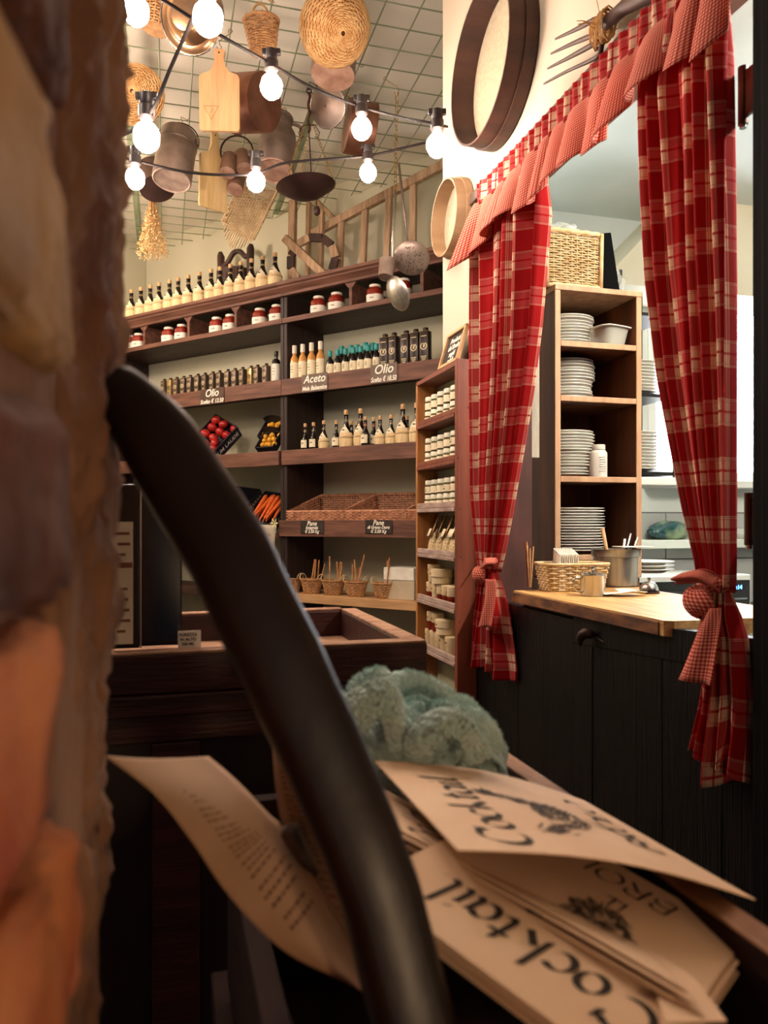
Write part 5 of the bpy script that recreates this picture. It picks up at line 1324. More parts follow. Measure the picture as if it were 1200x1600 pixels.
# shiny shallow bowl
t = hang('metal_bowl', 'shiny copper-coloured bowl at the top, crossed by the festoon cable', 'bowl', 288, 18, 2.75, (R(-62), R(40), 0))
q = MB(); q.lathe([(.055, .0), (.06, .001), (.085, .02), (.1, .045), (.125, .05), (.128, .053), (.1, .05), (.083, .024), (.06, .006), (.004, .005)], 40); q.build('bowl_body', mat('polished copper', '#b98a63', '#d1a57e', rough=.22, metal=.9, scale=5), t, smooth=40)
q = MB(); q.tube([(.128*math.cos(i*.157), .128*math.sin(i*.157), .052) for i in range(40)], .0035, 6, closed=True); q.build('rolled_rim', M_steel, t, smooth=True)
hook_to_mesh(t, (0, .127, .05))
# chopping boards
def chop(label, px, py, Y, w, h, rz, m, mark):
    t = hang('chopping_board', label, 'chopping board', px, py, Y, (R(3), 0, rz))
    hh = h*.70; pts = []
    def corner(cx, cy, r, a0, a1): return [(cx+r*math.cos(R(a0+(a1-a0)*k/4)), cy+r*math.sin(R(a0+(a1-a0)*k/4))) for k in range(5)]
    pts += corner(-w/2+.012, .012, .012, 180, 270)+corner(w/2-.012, .012, .012, 270, 360)+corner(w/2-.02, hh-.02, .02, 0, 80)
    pts += [(w*.22, hh+.012), (w*.15, hh+.035), (w*.115, hh+.06), (w*.13, h-.02), (w*.15, h-.01), (w*.1, h), (-w*.1, h), (-w*.15, h-.01), (-w*.13, h-.02), (-w*.115, hh+.06), (-w*.15, hh+.035), (-w*.22, hh+.012)]
    pts += corner(-w/2+.02, hh-.02, .02, 100, 180)
    q = MB(); q.prism(pts, .016, Matrix.Rotation(R(90), 4, 'X')); q.build('board', m, t)
    if mark:
        q = MB(); tri = [(-w*.38, .0), (-w*.02, .0), (-w*.2, -w*.33)]; z0 = hh*.43
        for a, b in zip(tri, tri[1:]+tri[:1]): q.bar((a[0], -.0166, z0+a[1]), (b[0], -.0166, z0+b[1]), .0016, .0006, up=(0, 1, 0))
        q.tube([(-w*.2+.007*math.sin(k), -.0166, z0-w*.12-.0045*k+.01) for k in range(5)], .0008, 4); q.build('burnt_mark', mat('burnt mark', '#8a5a2a', rough=.8), t)
    q = MB(); q.lathe([(.004, 0), (.004, .0168)], 10, Matrix.Translation((0, .0002, h-.015)) @ Matrix.Rotation(R(90), 4, 'X')); q.build('hole', M_iron, t)
    q = MB(); q.tube([(.01*math.sin(a), -.008, h-.006+.01*math.cos(a)) for a in [k*.42 for k in range(15)]], .0016, 5, closed=True); q.build('ring', M_brass, t)
    hook_to_mesh(t, (0, -.008, h+.006)); return t
chop('maple chopping board with a burnt triangle mark, hanging by its handle', 344, 207, 3.25, .168, .335, .05, M_board, True)
chop('plain pale chopping board hanging lower, behind the three tin cups', 331, 328, 4.08, .165, .40, .75, mat('pale maple', '#d6b074', '#e6c68e', rough=.5, scale=5, stretch=(9, 9, 1)), False)
# tilted copper saucepan behind the board
def pan(name, label, px, py, Y, r, h, rot, mb_, mbot, handle=None, hookp=None):
    t = hang(name, label, 'pot', px, py, Y, rot)
    q = MB(); q.lathe([(r*.98, .002), (r, .006), (r, h), (r*1.03, h+.002), (r*.97, h), (r*.96, .008)], 32, capb=False, capt=True); q.build('wall', mb_, t, smooth=40)
    q = MB(); q.lathe([(r*.98, .0015), (r*.9, 0), (.004, 0)], 32, capb=False); q.build('bottom', mbot, t, smooth=40)
    if handle:
        q = MB(); q.tube(handle, .006, 8); q.build('handle', M_iron, t, smooth=True)
    if hookp: hook_to_mesh(t, hookp)
    return t
pan('stock_pot', 'large brown copper pot tilted behind the branded chopping board', 414, 160, 3.46, .125, .17, (R(0), R(-78), R(-28)), M_copper, M_copper, None, (.09, 0, .13))
pan('copper_pot', 'copper pot seen from below behind the large round basket', 520, 118, 3.25, .094, .2, (R(-12), R(4), 0), mat('tin plated copper', '#8a7266', '#a88f80', rough=.4, metal=.6, scale=6), M_copperd, None, (0, .05, .19))
pan('copper_pan', 'copper saucepan hanging on its side behind the glaring bulb', 541, 196, 3.72, .125, .13, (R(10), R(96), R(24)), M_copper, M_copperd, None, (-.1, 0, .02))
# steel lid
t = hang('pot_lid', 'round steel pot lid hanging beside the iron scale hook', 'lid', 512, 166, 3.6, (R(112), R(0), R(-30)))
q = MB(); q.lathe([(.094, 0), (.096, .003), (.08, .006), (.06, .014), (.004, .018), (.004, .016), (.058, .011), (.078, .004), (.09, .001)], 36); q.build('lid_disc', M_alu, t, smooth=40)
q = MB(); q.tube([(.095*math.cos(i*.157), .095*math.sin(i*.157), .002) for i in range(40)], .0028, 6, closed=True); q.build('rolled_rim', M_steel, t, smooth=True)
hook_to_mesh(t, (-.02, .094, .0))
# buckets and milk cans
def bucket(label, px, py, Y, r, h, rot, waist=.72, mside=M_alu, mbot=M_alup):
    t = hang('metal_bucket', label, 'bucket', px, py, Y, rot)
    q = MB(); q.lathe([(r*.97, .003), (r, .008), (r, h*waist), (r*1.04, h*waist+.004), (r*1.04, h*waist+.012), (r*.98, h*waist+.02), (r*.93, h), (r*.9, h), (r*.9, .01)], 32, capb=False, capt=True); q.build('wall', mside, t, smooth=40)
    q = MB(); q.lathe([(r*.97, .003), (r*.93, 0), (r*.9, .008), (.004, .009)], 32, capb=False); q.build('bottom', mbot, t, smooth=40)
    for s_ in (-1, 1):
        q = MB(); q.box((s_*r*1.03, 0, h*.9), (.012, .03, .04), b=.003); q.build('lug', mside, t)
    arc_handle(t, r*1.03, h*.92, r*1.0, .0032); hook_to_mesh(t, (0, 0, h*.92+r*1.0)); return t
bucket('dull aluminium bucket with a wire handle, beside the pillar bulb', 268, 283, 3.9, .098, .28, (R(-14), R(6), .15))
t = hang('milk_can', 'dull aluminium milk can with rounded shoulders near the festoon bulb', 'milk can', 429, 268, 3.75, (R(-16), R(3), 0))
r = .09
q = MB(); q.lathe([(r*.97, .003), (r, .01), (r, .19), (r*.96, .215), (r*.75, .25), (r*.66, .27), (r*.66, .3), (r*.74, .303), (r*.74, .315), (r*.6, .316)], 32, capb=False); q.build('can_body', M_alu, t, smooth=40)
q = MB(); q.lathe([(r*.97, .003), (r*.94, 0), (r*.9, .007), (.004, .008)], 32, capb=False); q.build('bottom', M_copperd, t, smooth=40)
q = MB(); q.tube(smooth_path([Vector((r*.66, 0, .29)), Vector((r*1.15, 0, .27)), Vector((r*1.25, 0, .21)), Vector((r*1.0, 0, .16))], 5), .0085, 8); q.build('side_handle', M_alu, t, smooth=True)
q = MB(); q.tube([(.02*math.cos(a)+.02, 0, .33+.02*math.sin(a)) for a in [k*.45 for k in range(14)]], .004, 6, closed=True); q.build('lid_ring', M_alu, t, smooth=True); hook_to_mesh(t, (.02, 0, .35))
# dark pan by the pillar
pan('dark_pan', 'dark iron pan hanging behind the dried flowers', 246, 296, 4.35, .1, .14, (R(-20), R(-14), 0), mat('dull iron pan', '#5a443c', '#74594e', rough=.5, metal=.4, scale=8), mat('sooty base', '#33201c', '#452c26', rough=.7, scale=8), None, (0, .05, .13))
# three tin cups on a ring
t = hang('tin_cup_ring', 'three tin cups hanging together from one iron ring', 'cup', 370, 212, 4.02)
q = MB(); q.tube([(.085*math.cos(a), 0, -.085+.085*math.sin(a)) for a in [k*.21 for k in range(30)]], .005, 6, closed=True); q.build('ring', M_iron, t, smooth=True)
for k, (dx, dy, dz, ry, rx) in enumerate(((-.045, -.02, -.205, 4, -24), (.04, 0, -.175, -12, -26), (-.02, .05, -.26, 2, -28))):
    q = MB(); rr_ = .045; q.lathe([(rr_*.92, 0), (rr_*.96, .004), (rr_, .1), (rr_*.94, .112), (rr_*.85, .115)], 24, capb=False); o = q.build('cup', mat('brown tin', '#7a5a48', '#96735e', rough=.42, metal=.55, scale=8), t, smooth=40); o.location = (dx, dy, dz); o.rotation_euler = (R(rx), R(ry), 0)
    q = MB(); q.lathe([(rr_*.92, 0), (rr_*.6, .001), (rr_*.58, .004), (.003, .004)], 24, capb=False); q.build('cup_bottom', M_copperd, o, smooth=40)
hook_to_mesh(t, (0, 0, 0))
# long wicker cradle
t = hang('wicker_cradle', 'long open wicker cradle hanging aslant below the milk can', 'basket', 392, 322, 4.4, (R(20), R(0), R(0)))
wd_, ln_, dp_ = .2, .3, .11
Rm = Matrix.Rotation(R(30), 4, 'Y')
q = MB()
for k in range(16):
    x = -wd_/2+wd_*k/15; z = -dp_*(1-(2*k/15-1)**2); q.tube([Rm @ Vector((x, -.02*math.sin(k), z*1.0-ln_/2)), Rm @ Vector((x, .004, z-.0)), Rm @ Vector((x, 0, z*1.0+ln_/2))], .004, 5)
q.build('long_rods', M_wickerp, t, smooth=True)
q = MB()
for k in range(34):
    zz = -ln_/2+ln_*k/33
    q.tube([Rm @ Vector((-wd_/2+wd_*i/15, .004*math.cos(math.pi*(i+k)), -dp_*(1-(2*i/15-1)**2)*.25+zz)) for i in range(16)], .0034, 4)
q.build('weave', mat('light cane', '#cda678', '#e2c090', rough=.6, scale=30), t, smooth=True)
q = MB(); q.tube([Rm @ Vector(p) for p in ((-wd_/2, -.05, -ln_/2), (wd_/2, -.05, -ln_/2), (wd_/2, -.05, ln_/2), (-wd_/2, -.05, ln_/2))], .005, 6, closed=True); q.build('frame', M_wickerp, t, smooth=True)
for s_ in (-1, 1):
    q = MB()
    for k in range(9): 
        z = -ln_/2+ln_*k/8; q.tube([Rm @ Vector((s_*wd_/2, 0, z)), Rm @ Vector((s_*wd_/2, -.05, z))], .0035, 5)
    q.build('side_rods', M_wickerp, t, smooth=True)
hook_to_mesh(t, Rm @ Vector((0, 0, ln_/2)))
# dried flowers
t = hang('dried_flowers', 'bunch of dried yellow flowers tied with raffia, hanging head down', 'flowers', 238, 296, 4.5)
rf = random.Random(8)
q = MB()
for k in range(46):
    a = rf.uniform(0, 6.28); d = rf.random()**.5; r1 = .075*d; L_ = rf.uniform(.18, .38)
    q.tube([(.012*d*math.cos(a), .012*d*math.sin(a), .03), (.014*d*math.cos(a), .014*d*math.sin(a), -.03), (r1*math.cos(a)*L_/.38, r1*math.sin(a)*L_/.38, -L_)], .0014, 4)
q.build('stems', M_twine, t)['kind'] = 'stuff'
q = MB()
for k in range(1100):
    a = rf.uniform(0, 6.28); zz = rf.triangular(.1, .41, .37); w = .02+.075*min(1, (zz-.06)/.28); d = rf.random()**.5*w
    c = Vector((d*math.cos(a), d*math.sin(a), -zz)); s_ = rf.uniform(.004, .0075); n1 = Vector((rf.gauss(0, 1), rf.gauss(0, 1), rf.gauss(0, 1))).normalized(); n2 = n1.cross(Vector((rf.gauss(0, 1), rf.gauss(0, 1), rf.gauss(0, 1)))).normalized(); n3 = n1.cross(n2)
    q.add([c+n1*s_, c+n2*s_, c-n1*s_, c-n2*s_, c+n3*s_*.6], [(0, 1, 4), (1, 2, 4), (2, 3, 4), (3, 0, 4), (3, 2, 1, 0)])
q.build('blossoms', mat('dry blossom', '#d6a866', '#f3d9a4', rough=.8, scale=50), t)['kind'] = 'stuff'
q = MB()
for k in range(5): q.tube([(.016*math.cos(i*.5), .016*math.sin(i*.5), -.005*k) for i in range(13)], .0022, 4)
for k in range(14):
    s_ = -1 if k < 9 else 1; q.tube([(0, -.015, -.01), (s_*.03, -.02, -.012+rf.uniform(-.01, .02)), (s_*rf.uniform(.04, .075), -.02, -.04+rf.uniform(-.04, .03))], .0016, 4)
q.build('raffia_bow', M_straw, t)
hook_to_mesh(t, (0, 0, .03))
# balance scale: twisted iron beam, chains, pan, weight
def chain(mb, a, b, ll=.022, r=.0016):
    a = Vector(a); b = Vector(b); d = b-a; n = max(1, int(d.length/(ll*.72))); d.normalize(); s1 = d.orthogonal().normalized(); s2 = d.cross(s1); L = (b-a).length/n
    for k in range(n):
        c = a+d*(L*(k+.5)); s = s1 if k % 2 else s2
        mb.tube([c+d*(ll*.5*math.cos(x))+s*(ll*.26*math.sin(x)) for x in [i*math.pi/4 for i in range(8)]], r, 4, closed=True)
t = hang('hanging_scale', 'old iron balance scale with a dark round pan on chains', 'scale', 483, 142, 3.64)
q = MB(); q.tube([(.012*math.cos(a), 0, .0+.012*math.sin(a)) for a in [k*.5 for k in range(13)]], .003, 6, closed=True); q.build('ring', M_iron, t, smooth=True)
q = MB(); q.tube([(.004*math.sin(k*.9), .004*math.cos(k*.9), -.012-.0105*k) for k in range(19)], .0065, 6); q.build('twisted_hook', M_rust, t, smooth=True)
px0, pz0 = (P(478, 291, 3.64)-P(483, 142, 3.64)).x, (P(478, 291, 3.64)-P(483, 142, 3.64)).z
prad = .142
q = MB(); q.lathe([(.004, -.062), (.04, -.056), (.08, -.04), (.115, -.018), (prad, .0), (prad-.002, .003), (.11, -.012), (.04, -.05), (.004, -.056)], 40, Matrix.Translation((px0, 0, pz0)) @ Matrix.Rotation(R(-6), 4, 'Y')); q.build('pan', M_pan, t, smooth=40)
for k, (ax_, top) in enumerate(((0, (.02, 0, -.16)), (2.1, (.0, 0, -.2)), (4.2, (-.02, 0, -.16)))):
    q = MB(); chain(q, top, (px0+prad*.96*math.cos(ax_), prad*.96*math.sin(ax_), pz0+.004)); q.build('chain', M_brass, t)
for s_, m_ in ((-1, 1), (1, 1)):
    q = MB(); q.tube([(s_*.002, 0, -.16), (s_*.03, 0, -.165), (s_*.05, 0, -.2), (s_*.04, 0, -.225), (s_*.028, 0, -.215)], .0022, 5); q.build('scale_hook', M_iron, t, smooth=True)
q = MB(); q.tube([(0, 0, -.2), (.012, .0, pz0+.02)], .003, 5); q.build('rod', M_iron, t)
wz = (P(495, 322, 3.64)-P(483, 142, 3.64)); 
q = MB(); q.lathe([(.004, 0), (.012, -.004), (.017, -.02), (.016, -.034), (.008, -.044), (.002, -.046)], 14, Matrix.Translation((wz.x, 0, wz.z))); q.build('weight', M_pan, t, smooth=40)
q = MB(); q.tube([(wz.x, 0, wz.z), (wz.x, 0, wz.z+.05)], .002, 5); q.build('weight_hook', M_iron, t)
hook_to_mesh(t, (0, 0, .012), M_iron)
# chain of ladles
lY = 3.6
t = hang('chain', 'thin brass chain carrying the three ladles', 'chain', 620, 146, lY)
q = MB(); bz = (P(620, 320, lY)-P(620, 146, lY)).z; chain(q, (0, 0, 0), (-.008, 0, bz), .03, .0022); q.build('links', M_brass, t); hook_to_mesh(t, (0, 0, 0))
def ladle(label, pts, rad, kind, bowl, tilt):
    t = thing('ladle', label, 'ladle', group='ladles on the brass chain')
    a, b = [P(x, y, lY-.004) for x, y in pts]
    q = MB(); q.tube([a, a.lerp(b, .5), b], [.006, .0055, .0045] if kind != 'cup' else .003, 8); q.build('handle', M_steeld if kind != 'sk' else M_alu, t, smooth=True)
    c = P(bowl[0], bowl[1], lY-.004); Mx = Matrix.Translation(c) @ Matrix.Rotation(R(tilt[2]), 4, 'Z') @ Matrix.Rotation(R(tilt[0]), 4, 'X') @ Matrix.Rotation(R(tilt[1]), 4, 'Y')
    q = MB()
    if kind == 'cup': q.lathe([(rad*.8, -.04), (rad*.85, -.042), (rad, .042), (rad*1.02, .045), (rad*.96, .043), (rad*.8, -.036)], 24, Mx)
    else: q.lathe([(.003, -rad*.32), (rad*.4, -rad*.29), (rad*.8, -.11*rad), (rad, 0), (rad*1.02, .003), (rad*.97, .002), (rad*.78, -.08*rad), (.003, -rad*.27)], 32, Mx)
    o = q.build('bowl', M_steeld if kind == 'la' else M_alu, t, smooth=40)
    if kind == 'sk':
        q = MB(); rg = random.Random(2)
        for k in range(70):
            d = rad*.8*rg.random()**.5; an = rg.uniform(0, 6.28); zz = -rad*.33+(d/rad)**2*rad*.28
            q.lathe([(.0024, 0), (.0024, .001)], 6, Mx @ Matrix.Translation((d*math.cos(an), d*math.sin(an), zz-.0022)))
        q.build('holes', mat('hole dark', '#3a332c', rough=.9), o)['kind'] = 'stuff'
    return t
ladle('long-handled steel skimmer with a pierced round bowl', [(623, 256), (638, 384)], .083, 'sk', (643, 404), (-48, 0, -10))
ladle('small deep cup-shaped ladle left of the skimmer', [(618, 296), (610, 410)], .04, 'cup', (604, 421), (-14, 8, 0))
ladle('round steel ladle hanging lowest, below the skimmer', [(618, 300), (611, 440)], .082, 'la', (621, 459), (-20, 62, 20))
for i, (x, y, Y) in enumerate(((566, 92, 3.38),)):
    q = MB(); p = P(x, y, Y); q.tube(smooth_path([p+Vector((-.012, 0, .02)), p+Vector((-.006, 0, .03)), p+Vector((.006, 0, .02)), p+Vector((-.002, 0, -.01)), p+Vector((-.012, 0, -.03)), p+Vector((-.004, 0, -.042)), p+Vector((.01, 0, -.03))], 4), .0018, 5)
    o = q.build('s_hook', M_brass, smooth=True); tag(o, 'empty wire S-hook on the mesh right of the round basket', 'hook')
    o.location.z += MZ-(p.z+.028)
from mathutils import noise as NZ
def fbm(p, o=4):
    a, s = 1.0, 0.0
    for _ in range(o): s += a*NZ.noise(p); p = p*2.1; a *= .5
    return s
# ================================================================ rough brick pillar beside the camera
PN = Vector((-.094, .16, 0)); PFa = Vector((-.1545, .462, 0)); pd = (PFa-PN).normalized(); pn_ = Vector((pd.y, -pd.x, 0))
wp = thing('wall_pillar', None, None); structure(wp)
M_brick = [mat('brick a', '#8a4a2c', '#b5703f', rough=.9, scale=14, detail=8, bump=.5, bscale=60), mat('brick b', '#9a4428', '#cf8352', rough=.9, scale=14, detail=8, bump=.5, bscale=60), mat('brick c', '#8d6a44', '#b08a5c', rough=.9, scale=12, detail=8, bump=.5, bscale=60)]
M_brick.append(mat('brick d', '#43261b', '#6a3f2a', rough=.9, scale=14, detail=8, bump=.6, bscale=60))
M_mortar = mat('old mortar', '#5e3d30', '#9a7254', rough=.95, scale=9, detail=9, bump=.6, bscale=45, stretch=(1, 1, .5))
def rough_brick(sl, sd, sh, seed, nu=48, nv=26, amp=.006):
    def f(u, v):
        a = 2*math.pi*u; b = math.pi*(v-.5); c, s = math.cos(a), math.sin(a); cb, sb_ = math.cos(b), math.sin(b); e = .28
        sg = lambda x: math.copysign(abs(x)**e, x)
        p = Vector((sl/2*sg(cb)*sg(c), sd/2*sg(cb)*sg(s), sh/2*sg(sb_)))
        n = fbm(p*22+Vector((seed*3.1, 0, 0)))*amp+fbm(p*70+Vector((0, seed, 0)), 3)*amp*.7
        d = p.normalized(); return p+d*n
    q = MB(); q.grid(f, nu, nv, closeu=True); return q
fine = [(-.36, -.295), (-.28, -.205), (-.19, -.122), (-.105, -.0385), (-.024, .036), (.0615, .1385), (.156, .218), (.236, .296), (.312, .372)]
ang = math.atan2(pd.y, pd.x)
def place(o, s, dep, z): p = PN+pd*s-pn_*dep; o.location = (p.x, p.y, CAMZ+z); o.rotation_euler = (0, 0, ang)
k = 0
for i, (z0, z1) in enumerate(fine):
    for (s0, s1) in (((-.16, .165+.014*((i % 3)-1)),) if True else ()):
        q = rough_brick(s1-s0, .11, z1-z0+.006, k+1, 110, 44, .010); o = q.build('brick', M_brick[(2, 0, 1, 1, 3, 2, 3, 2, 1)[i]], wp, smooth=True); place(o, (s0+s1)/2, .052+.003*(i % 2), (z0+z1)/2); k += 1
gen = [rough_brick(.235, .11, .064, 50+j, 16, 8, .005).mesh('brick', smooth=True) for j in range(3)]
zz = -1.16
while zz < 2.1:
    if zz < -.4 or zz > .42:
        o = child(gen[k % 3], 'brick', M_brick[k % 3], wp); place(o, -.03+.03*(k % 2), .055, zz); k += 1
    zz += .08
# rough mortar edge along the far corner and the core behind the bricks
def medge(u, v):
    z = -.55+1.15*v
    if u < .6: s = .06+.255*(u/.6); dep = .002 if s > .19 else .02
    else: s = .315+.012*math.sin((u-.6)/.4*1.5); dep = .0+(u-.6)/.4*.25
    s_ = PN+pd*s-pn_*dep; p = Vector((s_.x, s_.y, z))
    w = fbm(Vector((p.x*40, p.y*40, z*13)), 5)*.012+fbm(Vector((p.x*150, p.y*150, z*90)), 3)*.004
    w -= .02*max(0, 1-abs(s-.205-.02*NZ.noise(Vector((7, 3, z*6))))/.03)*(.3+.7*abs(NZ.noise(Vector((0, 3, z*5)))))+.017*max(0, min(1, (.3-z)/.65))
    return Vector((p.x, p.y, CAMZ+z))+pn_*w+pd*w*(.5 if u > .55 else 0)
q = MB(); q.grid(medge, 110, 240); q.build('mortar_edge', M_mortar, wp, smooth=True)
q = MB(); c = PN+pd*.05-pn_*.14; q.box((0, 0, 0), (.50, .25, CEIL), Matrix.Translation((c.x, c.y, CEIL/2)) @ Matrix.Rotation(ang, 4, 'Z')); q.build('core', M_mortar, wp)

# ================================================================ tray-topped cabinet behind the menu box
TZ = 1.007; tcor = P(668, 1000, 1.25)
tcab = thing('tray_cabinet', 'dark red-brown cabinet with a raised tray rim behind the menu box', 'cabinet', (tcor.x, tcor.y, 0), AW)
M_tray = mat('oxblood wood', '#260d0a', '#421a13', rough=.5, scale=5, stretch=(1, 8, 8), bump=.2, bscale=18)
M_worn = mat('worn edge', '#6e4632', '#a07a5c', rough=.8, scale=16, stretch=(1, 3, 3), bump=.3)
def tb_(name, x0, x1, y0, y1, z0, z1, m, b=.003, par=None):
    q = MB(); q.box(((x0+x1)/2, (y0+y1)/2, (z0+z1)/2), (x1-x0, y1-y0, z1-z0), b=b); return q.build(name, m, par or tcab)
TW, TD = .78, .52
for nm, a in (('rim_board', (-TW, 0, 0, .035)), ('rim_board', (-.035, 0, .035, TD)), ('rim_board', (-TW, 0, TD-.035, TD)), ('rim_board', (-TW, -TW+.035, .035, TD-.035))):
    o = tb_(nm, a[0], a[1], a[2], a[3], TZ-.062, TZ-.004, M_tray); tb_('worn_edge', a[0]+.001, a[1]-.001, a[2]+.001, a[3]-.001, TZ-.005, TZ, M_worn, .002, o)
tb_('tray_floor', -TW+.03, -.03, .03, TD-.03, TZ-.075, TZ-.06, M_worn)
tb_('moulding', -TW-.0, .004, -.004, TD+.004, TZ-.095, TZ-.0635, M_tray)
tb_('body', -TW+.03, -.03, .035, TD-.03, 0, TZ-.095, mat('near black wood', '#160c0b', '#241411', rough=.5, scale=5, stretch=(8, 8, 1)))
for x in (-.1, -.43, -.76):
    tb_('stile', x, x+.07, .018, .045, 0, TZ-.14, M_tray)
tb_('rail', -TW+.03, -.03, .02, .042, TZ-.14, TZ-.0955, M_tray)
# tall black boxes standing on the tray rim
def tray(px, py, yo):  # world point on the tray cabinet plane y=yo
    F = Frame(tcor.x, tcor.y, AW); return F
TF = Frame(tcor.x, tcor.y, AW)
def tpos(px, yo, z): x, _ = TF.at(px, 1000, yo); return TF.w(x, yo, z)
M_gloss = mat('glossy black card', '#08090b', rough=.16, spec=.6)
bb = thing('bottle_box', 'glossy black bottle box with a cream printed label beside the pillar', 'box', tpos(192, .05, TZ), AW)
q = MB(); q.box((0, .03, .125), (.05, .07, .25), b=.003); q.build('carton', M_gloss, bb)
q = MB(); q.box((-.004, -.0058, .1), (.038, .0012, .185)); lb_ = q.build('label', M_label, bb)
q = MB()
for kk in range(9): q.box((-.002+.004*(kk % 2), -.0068, .175-.016*kk-(.02 if kk > 3 else 0)), (.024-.006*(kk % 3), .0006, .004 if kk != 3 else .008))
q.build('print', mat('brown print', '#8a5a3a'), lb_)
q = MB(); q.box((.0262, -.004, .125), (.002, .002, .25)); q.build('foil_edge', M_steel, bb)
b2 = thing('bottle_box', 'taller plain black bottle box behind the curved handle', 'box', tpos(247, .06, TZ), AW)
q = MB(); q.box((0, .04, .15), (.072, .08, .30), b=.003); q.build('carton', M_gloss, b2); q = MB(); q.box((-.03, -.0008, .15), (.0015, .001, .29)); q.build('crease', mat('crease', '#1c1c20', rough=.3), b2)
cd_ = thing('printed_card', 'small white card with three printed lines on the tray rim', 'card', tpos(296, .03, TZ), AW)
q = MB(); q.box((0, 0, .013), (.034, .002, .026)); q.build('card_sheet', M_paper, cd_)
for i, tx_ in enumerate(('PUREZZA', 'IN ALTO', '200 ML')): child(text_mesh(tx_, .0062, 0, bold=.0001), 'lettering', M_ink, cd_, (-.002, -.0014, .018-.007*i), (R(90), 0, 0))

# ================================================================ wooden menu box with its curved handle
MBX = thing('menu_box', 'dark wooden carrying box full of menus with one big curved handle', 'box', (0, 0, 0), AW)
BZ1, BZ0 = .95, .70; bx0, bx1, by0, by1 = .085, .338, .17, .85
M_boxw = mat('box wood', '#180c0a', '#2a1611', rough=.85, spec=.15, scale=6, stretch=(3, 1, 8), bump=.2, bscale=20)
M_boxe = mat('lit box rim', '#6a4228', '#9a6c42', rough=.6, scale=10, stretch=(2, 1, 4), bump=.3)  # lighter colour puts the light on the right rim into the wood
def bb_(name, x0, x1, y0, y1, z0, z1, m, b=.002, par=None):
    q = MB(); q.box(((x0+x1)/2, (y0+y1)/2, (z0+z1)/2), (x1-x0, y1-y0, z1-z0), b=b); return q.build(name, m, par or MBX)
for nm, a in (('side_board', (bx1, bx1+.02, by0, by1)), ('side_board', (bx0-.02, bx0, by0, by1)), ('end_board', (bx0, bx1, by1-.02, by1)), ('end_board', (bx0, bx1, by0, by0+.02))):
    zt = BZ1 if a[0] == bx1 else BZ1-.10 if a[1] == bx0 else BZ1-.05
    o = bb_(nm, *a, BZ0, zt-.003, M_boxw); bb_('rim', a[0], a[1], a[2], a[3], zt-.0035, zt, M_boxe if a[0] == bx1 else M_boxw, .0015, o)
bb_('bottom_board', bx0, bx1, by0, by1, BZ0-.015, BZ0, M_boxw)
# curved handle: a swept rounded plank
HP = [(170, 592, .43), (196, 616, .43), (246, 683, .426), (300, 765, .422), (358, 862, .416), (417, 982, .41), (478, 1110, .404), (530, 1228, .398), (583, 1354, .39), (624, 1482, .384), (660, 1622, .376), (700, 1800, .368)]
HW = [74, 104, 134, 140, 142, 142, 138, 132, 126, 122, 120, 120]
cen = [P(*h) for h in HP]; cs = smooth_path(cen, 6); n = len(cs)
wid = []
for i in range(n):
    f = i/6; j = min(int(f), len(HW)-2); t_ = f-j; wid.append((HW[j]*(1-t_)+HW[j+1]*t_)*.405/1200)
q = MB(); vs = []; m_ = 20
for i in range(n):
    T = (cs[min(i+1, n-1)]-cs[max(i-1, 0)]).normalized(); view = (cs[i]-Vector((0, 0, CAMZ))).normalized()
    dv = (Vector((-.25, 1, -.12)) - T*T.dot(Vector((-.25, 1, -.12)))).normalized(); sd = T.cross(dv).normalized()
    dep = .046
    for k2 in range(m_):
        a = 2*math.pi*k2/m_; c_, s_ = math.cos(a), math.sin(a); e = .5
        vs.append(cs[i]+sd*(wid[i]/2*math.copysign(abs(c_)**e, c_))+dv*(dep/2*math.copysign(abs(s_)**e, s_)+dep*.42)+sd*fbm(cs[i]*30, 2)*.0008)
fs = [(i*m_+k2, i*m_+(k2+1) % m_, (i+1)*m_+(k2+1) % m_, (i+1)*m_+k2) for i in range(n-1) for k2 in range(m_)]+[tuple(range(m_-1, -1, -1)), tuple((n-1)*m_+k2 for k2 in range(m_))]
inv = MBX.matrix_world.inverted() if False else Matrix.Rotation(-AW, 4, 'Z')
q.add([inv @ v for v in vs], fs); q.build('handle', mat('dark handle wood', '#0f0807', '#22130f', rough=.4, scale=9, stretch=(2, 2, 1), bump=.05, bscale=30), MBX, smooth=60)
# table that carries the box
tbl = thing('side_table', 'dark side table under the menu box', 'table', (0, 0, 0), AW)
def tt(name, x0, x1, y0, y1, z0, z1): q = MB(); q.box(((x0+x1)/2, (y0+y1)/2, (z0+z1)/2), (x1-x0, y1-y0, z1-z0), b=.003); q.build(name, M_boxw, tbl)
tt('table_top', .05, .37, .12, .9, BZ0-.05, BZ0-.015)
for x in (.06, .31):
    for y in (.14, .84): tt('leg', x, x+.04, y, y+.04, 0, BZ0-.05)

